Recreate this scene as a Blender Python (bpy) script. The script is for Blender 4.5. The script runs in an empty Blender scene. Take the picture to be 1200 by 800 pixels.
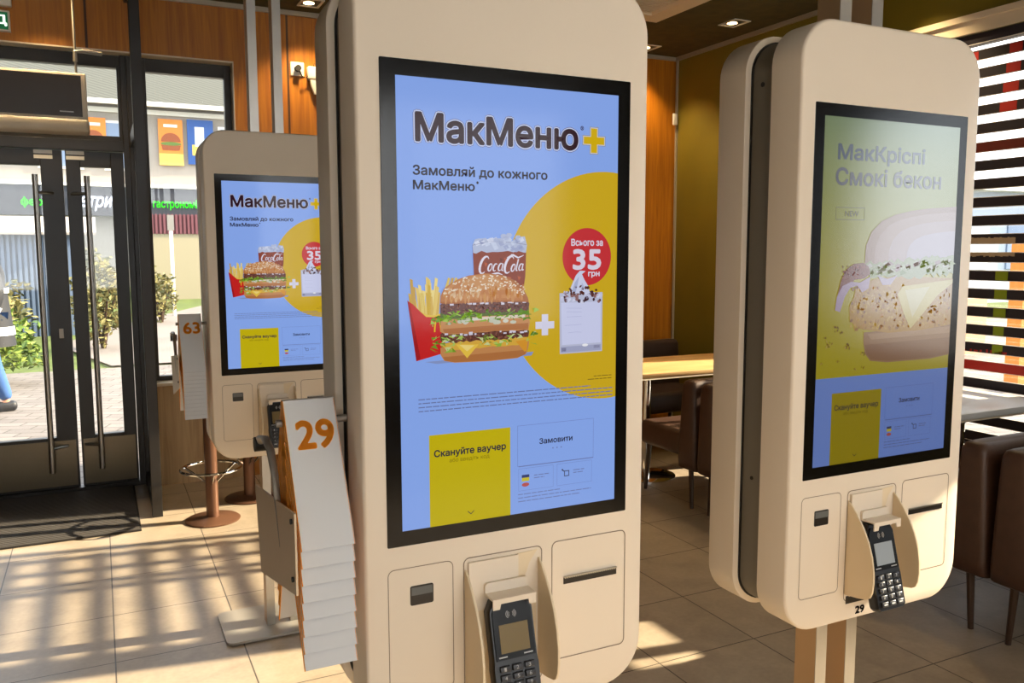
import bpy, math, random
from mathutils import Vector, Matrix
from mathutils.geometry import tessellate_polygon
PI = math.pi
random.seed(7)
SC = bpy.context.scene
COL = SC.collection

# ---------------------------------------------------------------- colours and materials
def lin(c):
    return tuple((x/255/12.92 if x/255 <= .04045 else ((x/255+.055)/1.055)**2.4) for x in c[:3])

def mat(name, rgb, rough=.5, metal=0., spec=.5, emit=None, estr=0., bump=0., bscale=60., var=0., vscale=8., stretch=(1, 1, 1), coat=0., trans=0.):
    m = bpy.data.materials.new(name); m.use_nodes = True
    nt = m.node_tree; N = nt.nodes; L = nt.links; b = N['Principled BSDF']
    c = lin(rgb)
    b.inputs['Base Color'].default_value = (*c, 1)
    b.inputs['Roughness'].default_value = rough
    b.inputs['Metallic'].default_value = metal
    b.inputs['Specular IOR Level'].default_value = spec
    b.inputs['Coat Weight'].default_value = coat
    if emit:
        b.inputs['Emission Color'].default_value = (*lin(emit), 1)
        b.inputs['Emission Strength'].default_value = estr
    if bump or var:
        tc = N.new('ShaderNodeTexCoord'); mp = N.new('ShaderNodeMapping'); mp.inputs['Scale'].default_value = stretch
        L.new(tc.outputs['Object'], mp.inputs['Vector'])
        if var:
            n = N.new('ShaderNodeTexNoise'); n.inputs['Scale'].default_value = vscale; n.inputs['Detail'].default_value = 5
            L.new(mp.outputs['Vector'], n.inputs['Vector'])
            r = N.new('ShaderNodeMapRange'); r.inputs['From Min'].default_value = .3; r.inputs['From Max'].default_value = .7
            r.inputs['To Min'].default_value = 1-var; r.inputs['To Max'].default_value = 1+var
            L.new(n.outputs['Fac'], r.inputs['Value'])
            mx = N.new('ShaderNodeVectorMath'); mx.operation = 'SCALE'; mx.inputs[0].default_value = c
            L.new(r.outputs['Result'], mx.inputs['Scale']); L.new(mx.outputs['Vector'], b.inputs['Base Color'])
        if bump:
            n2 = N.new('ShaderNodeTexNoise'); n2.inputs['Scale'].default_value = bscale; n2.inputs['Detail'].default_value = 3
            L.new(mp.outputs['Vector'], n2.inputs['Vector'])
            bp = N.new('ShaderNodeBump'); bp.inputs['Strength'].default_value = bump; bp.inputs['Distance'].default_value = .002
            L.new(n2.outputs['Fac'], bp.inputs['Height']); L.new(bp.outputs['Normal'], b.inputs['Normal'])
    return m

def math_node(N, L, op, a, b=None, c=None):
    n = N.new('ShaderNodeMath'); n.operation = op
    for i, v in enumerate((a, b, c)):
        if v is None: continue
        if isinstance(v, (int, float)): n.inputs[i].default_value = v
        else: L.new(v, n.inputs[i])
    return n.outputs[0]

def tile_mat():
    m = bpy.data.materials.new('floor_tiles'); m.use_nodes = True
    nt = m.node_tree; N = nt.nodes; L = nt.links; b = N['Principled BSDF']
    tc = N.new('ShaderNodeTexCoord'); sp = N.new('ShaderNodeSeparateXYZ'); L.new(tc.outputs['Object'], sp.inputs[0])
    def joint(o, off):
        s = math_node(N, L, 'ADD', o, off)
        d = math_node(N, L, 'DIVIDE', s, .45)
        f = math_node(N, L, 'FRACT', d)
        h = math_node(N, L, 'ABSOLUTE', math_node(N, L, 'SUBTRACT', f, .5))
        return math_node(N, L, 'GREATER_THAN', h, .5-.0058), math_node(N, L, 'FLOOR', d)
    jx, cx = joint(sp.outputs[0], 9.012); jy, cy = joint(sp.outputs[1], 9.0-2.414+2.25-.0)
    j = math_node(N, L, 'MAXIMUM', jx, jy)
    cell = N.new('ShaderNodeCombineXYZ'); L.new(cx, cell.inputs[0]); L.new(cy, cell.inputs[1])
    wn = N.new('ShaderNodeTexWhiteNoise'); L.new(cell.outputs[0], wn.inputs['Vector'])
    no = N.new('ShaderNodeTexNoise'); no.inputs['Scale'].default_value = 7; no.inputs['Detail'].default_value = 7; no.inputs['Distortion'].default_value = .6
    L.new(tc.outputs['Object'], no.inputs['Vector'])
    no2 = N.new('ShaderNodeTexNoise'); no2.inputs['Scale'].default_value = 55; no2.inputs['Detail'].default_value = 4
    L.new(tc.outputs['Object'], no2.inputs['Vector'])
    k = math_node(N, L, 'ADD', math_node(N, L, 'MULTIPLY', wn.outputs['Value'], .12), math_node(N, L, 'MULTIPLY', no.outputs['Fac'], .55))
    k = math_node(N, L, 'ADD', k, math_node(N, L, 'MULTIPLY', no2.outputs['Fac'], .25))
    cr = N.new('ShaderNodeValToRGB'); L.new(k, cr.inputs[0])
    e = cr.color_ramp.elements
    e[0].position = .25; e[0].color = (*lin((150, 134, 114)), 1); e[1].position = .72; e[1].color = (*lin((190, 172, 148)), 1)
    mx = N.new('ShaderNodeMix'); mx.data_type = 'RGBA'; L.new(j, mx.inputs[0]); L.new(cr.outputs[0], mx.inputs[6]); mx.inputs[7].default_value = (*lin((78, 68, 56)), 1)
    L.new(mx.outputs[2], b.inputs['Base Color'])
    b.inputs['Roughness'].default_value = .38
    bp = N.new('ShaderNodeBump'); bp.inputs['Strength'].default_value = .4; bp.inputs['Distance'].default_value = .002
    inv = math_node(N, L, 'SUBTRACT', math_node(N, L, 'MULTIPLY', no2.outputs['Fac'], .1), j); L.new(inv, bp.inputs['Height']); L.new(bp.outputs['Normal'], b.inputs['Normal'])
    return m

def wood_mat(name, c1, c2, rough=.45, axis=2, seam=0., scale=1.):
    m = bpy.data.materials.new(name); m.use_nodes = True
    nt = m.node_tree; N = nt.nodes; L = nt.links; b = N['Principled BSDF']
    tc = N.new('ShaderNodeTexCoord'); mp = N.new('ShaderNodeMapping')
    s = [14*scale]*3; s[axis] = .8*scale; mp.inputs['Scale'].default_value = s
    L.new(tc.outputs['Object'], mp.inputs['Vector'])
    n = N.new('ShaderNodeTexNoise'); n.inputs['Scale'].default_value = 3; n.inputs['Detail'].default_value = 8; n.inputs['Distortion'].default_value = .8
    L.new(mp.outputs['Vector'], n.inputs['Vector'])
    cr = N.new('ShaderNodeValToRGB'); L.new(n.outputs['Fac'], cr.inputs[0])
    e = cr.color_ramp.elements; e[0].position = .3; e[0].color = (*lin(c1), 1); e[1].position = .7; e[1].color = (*lin(c2), 1)
    out = cr.outputs[0]
    if seam:
        sp = N.new('ShaderNodeSeparateXYZ'); L.new(tc.outputs['Object'], sp.inputs[0])
        f = math_node(N, L, 'FRACT', math_node(N, L, 'DIVIDE', math_node(N, L, 'ADD', sp.outputs[0], 20.232), seam))
        g = math_node(N, L, 'LESS_THAN', f, .012)
        mx = N.new('ShaderNodeMix'); mx.data_type = 'RGBA'; L.new(g, mx.inputs[0]); L.new(out, mx.inputs[6]); mx.inputs[7].default_value = (*lin([x*.45 for x in c1]), 1)
        out = mx.outputs[2]
    L.new(out, b.inputs['Base Color']); b.inputs['Roughness'].default_value = rough
    return m

def glass_mat(name, tint=(1, 1, 1), ior=1.5):
    m = bpy.data.materials.new(name); m.use_nodes = True
    nt = m.node_tree; N = nt.nodes; L = nt.links; N.clear()
    o = N.new('ShaderNodeOutputMaterial'); t = N.new('ShaderNodeBsdfTransparent'); t.inputs[0].default_value = (*tint, 1)
    g = N.new('ShaderNodeBsdfGlossy'); g.inputs['Roughness'].default_value = .02
    f = N.new('ShaderNodeFresnel'); f.inputs['IOR'].default_value = ior
    mx = N.new('ShaderNodeMixShader'); L.new(f.outputs[0], mx.inputs[0]); L.new(t.outputs[0], mx.inputs[1]); L.new(g.outputs[0], mx.inputs[2]); L.new(mx.outputs[0], o.inputs[0])
    return m

def screen_mat(name, strength=1., spec=.5, rough=.09, ior=1.5):
    m = bpy.data.materials.new(name); m.use_nodes = True
    nt = m.node_tree; N = nt.nodes; L = nt.links; b = N['Principled BSDF']
    a = N.new('ShaderNodeAttribute'); a.attribute_name = 'pix'
    b.inputs['Base Color'].default_value = (.004, .004, .005, 1); b.inputs['Roughness'].default_value = rough
    b.inputs['IOR'].default_value = ior
    L.new(a.outputs['Color'], b.inputs['Emission Color']); b.inputs['Emission Strength'].default_value = strength
    return m

M = dict(
    shell=mat('kiosk_shell_paint', (226, 212, 192), .42, spec=.35, bump=.15, bscale=900),
    flap=mat('kiosk_flap_paint', (226, 206, 172), .45, spec=.3),
    core=mat('kiosk_core_grey', (112, 106, 94), .5),
    black=mat('matt_black', (14, 13, 12), .55),
    bezel=mat('gloss_black_glass', (7, 7, 8), .14, spec=.36),
    dark=mat('dark_slot', (24, 20, 18), .3),
    seam=mat('panel_seam_shadow_gap', (132, 114, 96), .7),
    steel=mat('brushed_steel', (176, 172, 165), .3, metal=1., bump=.2, bscale=40, stretch=(30, 30, 1)),
    chrome=mat('chrome', (220, 220, 220), .08, metal=1.),
    posts=mat('post_side_bronze', (186, 152, 112), .4, metal=.3),
    frame=mat('dark_bronze_frame', (38, 33, 27), .38, spec=.5),
    kick=mat('kick_plate_metal', (120, 108, 88), .32, metal=.8, bump=.3, bscale=6),
    white=mat('white_plastic', (228, 222, 210), .4),
    cream=mat('cream_reveal_paint', (222, 208, 184), .6, var=.04),
    green=mat('olive_green_wall', (118, 104, 22), .6, var=.08, vscale=3),
    ceil=mat('olive_ceiling', (66, 61, 30), .85, var=.25, vscale=14),
    trim=mat('aluminium_trim', (178, 168, 148), .35, metal=.3),
    plaster=mat('warm_plaster', (128, 110, 88), .8),
    wood=wood_mat('amber_wood_panel', (154, 90, 10), (186, 118, 20), seam=1.19),
    woodtop=wood_mat('light_wood_top', (196, 150, 92), (224, 186, 132), .35, axis=0),
    woodpale=wood_mat('pale_wood_panel', (176, 142, 96), (200, 166, 118), .5),
    greytop=mat('pale_table_top', (206, 204, 200), .3),
    leather=mat('brown_leather', (74, 50, 38), .42, bump=.5, bscale=260, var=.12, vscale=20),
    leatherd=mat('dark_leather', (52, 38, 34), .4, bump=.5, bscale=260),
    leg=mat('dark_wood_leg', (58, 38, 24), .45),
    bronze=mat('stool_bronze', (112, 78, 58), .36, metal=.4),
    mat_=mat('mat_charcoal', (44, 40, 38), .9, bump=.6, bscale=300),
    rib=mat('mat_rib', (84, 78, 72), .75),
    tentw=mat('tent_white', (206, 206, 206), .45),
    tento=mat('tent_orange', (250, 158, 24), .5),
    tan=mat('rack_tan_plate', (206, 182, 150), .5),
    rackg=mat('rack_grey_steel', (150, 144, 134), .4, metal=.4),
    baseplate=mat('base_plate_grey', (168, 160, 148), .45, metal=.3),
    termglass=mat('terminal_gloss', (8, 8, 9), .3, spec=.2),
    term=mat('terminal_black', (20, 20, 23), .32),
    termg=mat('terminal_grey_side', (92, 94, 92), .45),
    key=mat('terminal_key', (44, 45, 50), .35),
    ink=mat('black_ink', (16, 16, 18), .6),
    inkw=mat('pale_ink', (176, 176, 176), .6),
    glass=glass_mat('window_glass'),
    navy=mat('slat_navy', (34, 30, 42), .6),
    red=mat('slat_red', (176, 34, 28), .6),
    dred=mat('slat_dark_red', (96, 26, 20), .6),
    cactus=mat('slat_cactus_green', (132, 150, 24), .6),
    sand=mat('slat_sand', (176, 156, 130), .6),
    slatw=mat('slat_edge_white', (236, 232, 226), .5),
    screen=screen_mat('screen_display', .78, ior=1.27),
    screen2=screen_mat('screen_display_hazy', .40, rough=.13, ior=2.3),
    skin=mat('skin', (200, 150, 122), .5),
)

# ---------------------------------------------------------------- mesh builder
class MB:
    def __init__(s): s.v = []; s.f = []; s.fm = []; s.mats = []; s.T = Matrix.Identity(4)
    def mi(s, m):
        if m not in s.mats: s.mats.append(m)
        return s.mats.index(m)
    def add(s, vs, fs, m):
        o = len(s.v); s.v += [tuple(s.T @ Vector(p)) for p in vs]
        k = s.mi(m)
        for f in fs: s.f.append([i+o for i in f]); s.fm.append(k)
    def box(s, x0, x1, y0, y1, z0, z1, m):
        v = [(x, y, z) for x in (x0, x1) for y in (y0, y1) for z in (z0, z1)]
        s.add(v, [(0, 1, 3, 2), (4, 6, 7, 5), (0, 4, 5, 1), (2, 3, 7, 6), (0, 2, 6, 4), (1, 5, 7, 3)], m)
    def rbox(s, x0, x1, y0, y1, z0, z1, m, r=.02, n=4):      # box with all edges rounded (superellipsoid-like shell of lofted loops)
        hx, hy, hz = (x1-x0)/2, (y1-y0)/2, (z1-z0)/2; cx, cy, cz = (x0+x1)/2, (y0+y1)/2, (z0+z1)/2
        r = min(r, hx, hy, hz)*.999
        loops = []
        for i in range(n+1):
            a = PI/2*i/n; loops.append((r-r*math.sin(a), -hz+r-r*math.cos(a)))
        loops += [(a, -b) for a, b in reversed(loops)]
        vs = []; K = 4*(n+1)
        for ins, z in loops:
            rr = max(r-ins, .0005)
            for q, (sx, sy) in enumerate(((1, 1), (-1, 1), (-1, -1), (1, -1))):
                for i in range(n+1):
                    a = PI/2*q+PI/2*i/n
                    vs.append((cx+sx*(hx-r)+rr*math.cos(a), cy+sy*(hy-r)+rr*math.sin(a), cz+z))
        fs = []
        for l in range(len(loops)-1):
            for i in range(K): fs.append((l*K+i, l*K+(i+1) % K, (l+1)*K+(i+1) % K, (l+1)*K+i))
        fs.append(tuple(reversed(range(K)))); fs.append(tuple(range((len(loops)-1)*K, len(loops)*K)))
        s.add(vs, fs, m)
    def loft(s, loops, m, cap0=True, cap1=True):
        K = len(loops[0]); vs = [p for l in loops for p in l]; fs = []
        for l in range(len(loops)-1):
            for i in range(K): fs.append((l*K+i, l*K+(i+1) % K, (l+1)*K+(i+1) % K, (l+1)*K+i))
        if cap0: fs.append(tuple(reversed(range(K))))
        if cap1: fs.append(tuple(range((len(loops)-1)*K, len(loops)*K)))
        s.add(vs, fs, m)
    def cyl(s, p0, p1, r0, m, r1=None, n=20):
        s.tube([p0, p1], [r0, r0 if r1 is None else r1], m, n)
    def tube(s, pts, rad, m, n=12, closed=False, sq=1.):
        pts = [Vector(p) for p in pts]; k = len(pts)
        if not isinstance(rad, (list, tuple)): rad = [rad]*k
        loops = []; up = None
        for i, p in enumerate(pts):
            a = pts[(i-1) % k] if (closed or i > 0) else p; b = pts[(i+1) % k] if (closed or i < k-1) else p
            d = (b-a).normalized()
            if up is None: up = Vector((0, 0, 1)) if abs(d.z) < .9 else Vector((1, 0, 0))
            x = d.cross(up).normalized(); y = x.cross(d).normalized(); up = y
            loops.append([tuple(p+(x*math.cos(2*PI*j/n)+y*math.sin(2*PI*j/n)*sq)*rad[i]) for j in range(n)])
        if closed: loops.append(loops[0]); s.loft(loops, m, False, False)
        else: s.loft(loops, m)
    def lathe(s, prof, m, c=(0, 0, 0), n=32):
        s.loft([[(c[0]+r*math.cos(2*PI*j/n), c[1]+r*math.sin(2*PI*j/n), c[2]+z) for j in range(n)] for r, z in prof], m)
    def prism(s, poly, m, axis='y', a=0., b=.01):            # poly in the other two axes
        def P(u, v, w): return {'y': (u, w, v), 'x': (w, u, v), 'z': (u, v, w)}[axis]
        n = len(poly); vs = [P(u, v, a) for u, v in poly]+[P(u, v, b) for u, v in poly]
        tris = tessellate_polygon([[Vector((u, v, 0)) for u, v in poly]])
        fs = [tuple(t) for t in tris]+[tuple(i+n for i in reversed(t)) for t in tris]
        fs += [(i, (i+1) % n, n+(i+1) % n, n+i) for i in range(n)]
        s.add(vs, fs, m)
    def build(s, name, parent=None, loc=None, smooth=35, bevel=0.):
        me = bpy.data.meshes.new(name); me.from_pydata(s.v, [], s.f)
        for m in s.mats: me.materials.append(m)
        me.polygons.foreach_set('material_index', s.fm); me.update()
        me.validate()
        if smooth:
            me.polygons.foreach_set('use_smooth', [True]*len(me.polygons)); me.set_sharp_from_angle(angle=math.radians(smooth))
        o = bpy.data.objects.new(name, me); COL.objects.link(o)
        if parent: o.parent = parent
        if loc: o.location = loc
        if bevel:
            bv = o.modifiers.new('bevel', 'BEVEL'); bv.width = bevel; bv.segments = 2; bv.limit_method = 'ANGLE'; bv.angle_limit = math.radians(40); bv.harden_normals = False
        return o

def fixn(o):      # consistent normals
    import bmesh
    bm = bmesh.new(); bm.from_mesh(o.data); bmesh.ops.recalc_face_normals(bm, faces=bm.faces); bm.to_mesh(o.data); bm.free()
    return o

def tag(o, label, cat, group=None, kind=None):
    o['label'] = label; o['category'] = cat
    if group: o['group'] = group
    if kind: o['kind'] = kind
    return o
def thing(name, label, cat, loc=(0, 0, 0), rz=0, group=None):
    o = bpy.data.objects.new(name, None); o.empty_display_size = .1; COL.objects.link(o); o.location = loc; o.rotation_euler = (0, 0, rz)
    return tag(o, label, cat, group)
def struct(o): o['kind'] = 'structure'; return o
def copy_tree(o, parent=None):
    c = o.copy(); COL.objects.link(c); c.parent = parent
    for ch in list(o.children): copy_tree(ch, c)
    return c

def rrect(x0, x1, z0, z1, r, n=8):       # CCW seen from +y..., list of (x,z)
    out = []
    for q, (cx, cz) in enumerate(((x1-r, z1-r), (x0+r, z1-r), (x0+r, z0+r), (x1-r, z0+r))):
        for i in range(n+1):
            a = PI/2*q+PI/2*i/n; out.append((cx+r*math.cos(a), cz+r*math.sin(a)))
    return out

# ---------------------------------------------------------------- text
_tc = {}
def text_geo(body, bold=0., shear=0., res=4, spacing=1.):
    key = (body, bold, shear, res, spacing)
    if key in _tc: return _tc[key]
    cu = bpy.data.curves.new('t', 'FONT'); cu.body = body; cu.size = 1; cu.offset = bold; cu.shear = shear; cu.resolution_u = res; cu.fill_mode = 'FRONT'; cu.space_character = spacing
    ob = bpy.data.objects.new('t', cu); COL.objects.link(ob)
    cu.fill_mode = 'NONE'
    dg = bpy.context.evaluated_depsgraph_get(); cc = ob.to_curve(dg)
    loops = []
    for sp in cc.splines:
        P = []
        if sp.type == 'BEZIER':
            bp = sp.bezier_points; k = len(bp)
            for i in range(k):
                p0, p1, p2, p3 = bp[i].co, bp[i].handle_right, bp[(i+1) % k].handle_left, bp[(i+1) % k].co
                straight = abs((p1-p0).cross(p3-p0).z) < 1e-5 and abs((p2-p0).cross(p3-p0).z) < 1e-5
                for j in range(1 if straight else res):
                    t = j/res; q = p0*(1-t)**3+p1*3*t*(1-t)**2+p2*3*t*t*(1-t)+p3*t**3; P.append((q.x, q.y))
        else: P = [(p.co.x, p.co.y) for p in sp.points]
        Q = []
        for p in P:
            if not Q or math.hypot(p[0]-Q[-1][0], p[1]-Q[-1][1]) > 1e-5: Q.append(p)
        if len(Q) > 2 and math.hypot(Q[0][0]-Q[-1][0], Q[0][1]-Q[-1][1]) < 1e-5: Q.pop()
        if len(Q) > 2: loops.append(Q)
    ob.to_curve_clear(); bpy.data.objects.remove(ob); bpy.data.curves.remove(cu)
    def sarea(P): return sum(P[i][0]*P[(i+1) % len(P)][1]-P[(i+1) % len(P)][0]*P[i][1] for i in range(len(P)))/2
    def inside(p, P):
        c = False
        for i in range(len(P)):
            (ax, ay), (bx, by) = P[i], P[i-1]
            if (ay > p[1]) != (by > p[1]) and p[0] < (bx-ax)*(p[1]-ay)/(by-ay)+ax: c = not c
        return c
    big = max(loops, key=lambda P: abs(sarea(P))); sg = 1 if sarea(big) > 0 else -1
    outs = [P for P in loops if sarea(P)*sg > 0]; holes = [P for P in loops if sarea(P)*sg < 0]
    vs, fs = [], []
    for O in outs:
        hs = [H for H in holes if inside(H[0], O) and abs(sarea(H)) < abs(sarea(O))]
        allp = [p for L_ in [O]+hs for p in L_]; o_ = len(vs); vs += allp
        for t3 in tessellate_polygon([[Vector((*p, 0)) for p in L_] for L_ in [O]+hs]):
            (ax, ay), (bx, by), (cx, cy) = (allp[i] for i in t3)
            t3 = tuple(t3) if (bx-ax)*(cy-ay)-(cx-ax)*(by-ay) > 0 else tuple(reversed(t3))
            fs.append(tuple(i+o_ for i in t3))
    x0 = min(p[0] for p in vs); x1 = max(p[0] for p in vs); y0 = min(p[1] for p in vs); y1 = max(p[1] for p in vs)
    vs = [((x-x0)/(x1-x0), (y-y0)/(y1-y0)) for x, y in vs]
    _tc[key] = (vs, fs); return _tc[key]

# text as a thin solid on a plane: box (u0,u1,v0,v1) mapped by fn(u,v,depth)
def text_on(mb, body, fn, m, d0, d1, bold=0., shear=0., res=4):
    vs, fs = text_geo(body, 0., shear, res)
    x0 = len(body)*.55
    for k in range(9 if bold else 1):
        du, dv = (0, 0) if k == 8 or not bold else (math.cos(k*PI/4)*bold/x0, math.sin(k*PI/4)*bold*1.3)
        mb.add([fn(u*(1-2*bold/x0)+bold/x0+du, v*(1-2.6*bold)+bold*1.3+dv, d1) for u, v in vs], fs, m)

# ---------------------------------------------------------------- 2-D painter for the displays (millimetres, v downwards)
class Paint:
    def __init__(s): s.v = []; s.f = []; s.c = []; s.l = 0
    def layer(s): s.l += 1
    def tri(s, vs, fs, col):
        o = len(s.v); s.v += [(u/1000, -.0002-.00004*s.l, -v/1000) for u, v in vs]
        c = lin(col)
        for f in fs:
            s.f.append([i+o for i in f]); s.c += [c]*len(f)
    def poly(s, pts, col):
        t = tessellate_polygon([[Vector((u, v, 0)) for u, v in pts]]); s.tri(pts, [tuple(x) for x in t], col)
    def rect(s, u0, u1, v0, v1, col): s.tri([(u0, v0), (u1, v0), (u1, v1), (u0, v1)], [(0, 1, 2, 3)], col)
    def frame(s, u0, u1, v0, v1, w, col):
        s.rect(u0, u1, v0, v0+w, col); s.rect(u0, u1, v1-w, v1, col); s.rect(u0, u0+w, v0+w, v1-w, col); s.rect(u1-w, u1, v0+w, v1-w, col)
    def ell(s, cu, cv, ru, rv, col, n=40, a=0., clip=None):
        P = []
        for i in range(n):
            t = 2*PI*i/n; x, y = ru*math.cos(t), rv*math.sin(t); x, y = x*math.cos(a)-y*math.sin(a), x*math.sin(a)+y*math.cos(a)
            P.append((cu+x, cv+y))
        if clip: P = [(min(max(x, clip[0]), clip[1]), min(max(y, clip[2]), clip[3])) for x, y in P]
        s.poly(P, col)
    def stroke(s, pts, w, col):
        for i in range(len(pts)-1):
            (x0, y0), (x1, y1) = pts[i], pts[i+1]; w0 = w[i] if isinstance(w, list) else w; w1 = w[i+1] if isinstance(w, list) else w
            d = math.hypot(x1-x0, y1-y0) or 1; nx, ny = -(y1-y0)/d, (x1-x0)/d
            s.tri([(x0+nx*w0/2, y0+ny*w0/2), (x1+nx*w1/2, y1+ny*w1/2), (x1-nx*w1/2, y1-ny*w1/2), (x0-nx*w0/2, y0-ny*w0/2)], [(0, 1, 2, 3)], col)
    def text(s, body, u0, u1, v0, v1, col, bold=0., shear=0., res=3):
        vs, fs = text_geo(body, 0., shear, res)
        for k in range(9 if bold else 1):        # bold = radius in mm, drawn as shifted copies
            du, dv = (0, 0) if k == 8 or not bold else (math.cos(k*PI/4)*bold, math.sin(k*PI/4)*bold)
            s.l += .25 if bold else 0
            s.tri([(u0+bold+du+(u1-u0-2*bold)*x, v1-bold+dv-(v1-v0-2*bold)*y) for x, y in vs], fs, col)
    def build(s, name, parent, m):
        me = bpy.data.meshes.new(name); me.from_pydata(s.v, [], s.f)
        at = me.color_attributes.new('pix', 'FLOAT_COLOR', 'CORNER')
        at.data.foreach_set('color', [x for c in s.c for x in (*c, 1.)])
        me.materials.append(m)
        o = bpy.data.objects.new(name, me); COL.objects.link(o); o.parent = parent
        return o

def jag(p0, p1, amp, n, rnd):      # jagged line between two points
    out = []
    for i in range(n+1):
        t = i/n; out.append((p0[0]+(p1[0]-p0[0])*t, p0[1]+(p1[1]-p0[1])*t+(rnd.random()-.5)*2*amp))
    return out
def shade(c, k): return tuple(max(0, min(255, x*k)) for x in c)

def menu_common(P, bg, yel, dk, line, grey):
    P.layer(); P.rect(46, 188, 547, 695, yel)
    P.frame(201, 348, 546, 615, .7, line); P.rect(203, 348, 614.4, 616, grey)
    P.frame(203, 269, 619, 657, .5, line); P.frame(276, 345, 619, 657, .5, line)
    P.layer(); P.text('Скануйте ваучер', 54, 180, 571, 586, dk, .45); P.text('або введіть код', 80, 150, 587, 595, shade(yel, .62), 0)
    P.text('Замовити', 242, 306, 571, 581, dk, .3)
    for i in range(3): P.ell(268+i*8, 590, 1.3, 1.3, grey, 10)
    P.stroke([(111, 678), (116.5, 683), (122, 678)], 1.3, dk)
    P.rect(209, 223, 630, 635, (60, 70, 120)); P.rect(209, 223, 635, 641, (214, 200, 60)); P.ell(216, 647, 7, 3.4, (196, 90, 90), 16)
    P.frame(290, 300, 632, 642, 1.4, (70, 74, 100)); P.stroke([(286, 630), (290, 633)], 1.8, (70, 74, 100)); P.ell(286.5, 630, 1.6, 1.6, (70, 74, 100), 8)
    rnd = random.Random(3)
    def words(u0, u1, v, h, c):
        u = u0
        while u < u1:
            w = rnd.uniform(4, 15); P.rect(u, min(u+w, u1), v, v+h, c); u += w+1.6
    words(232, 262, 632, 1.6, grey); words(232, 252, 636.5, 1.6, grey); words(308, 331, 632, 1.6, grey); words(308, 327, 636.5, 1.6, grey)
    for i, (a, b) in enumerate(((202, 282), (202, 344), (202, 322))): words(a, b, 662+i*6, 1.5, grey)
    return words

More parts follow.
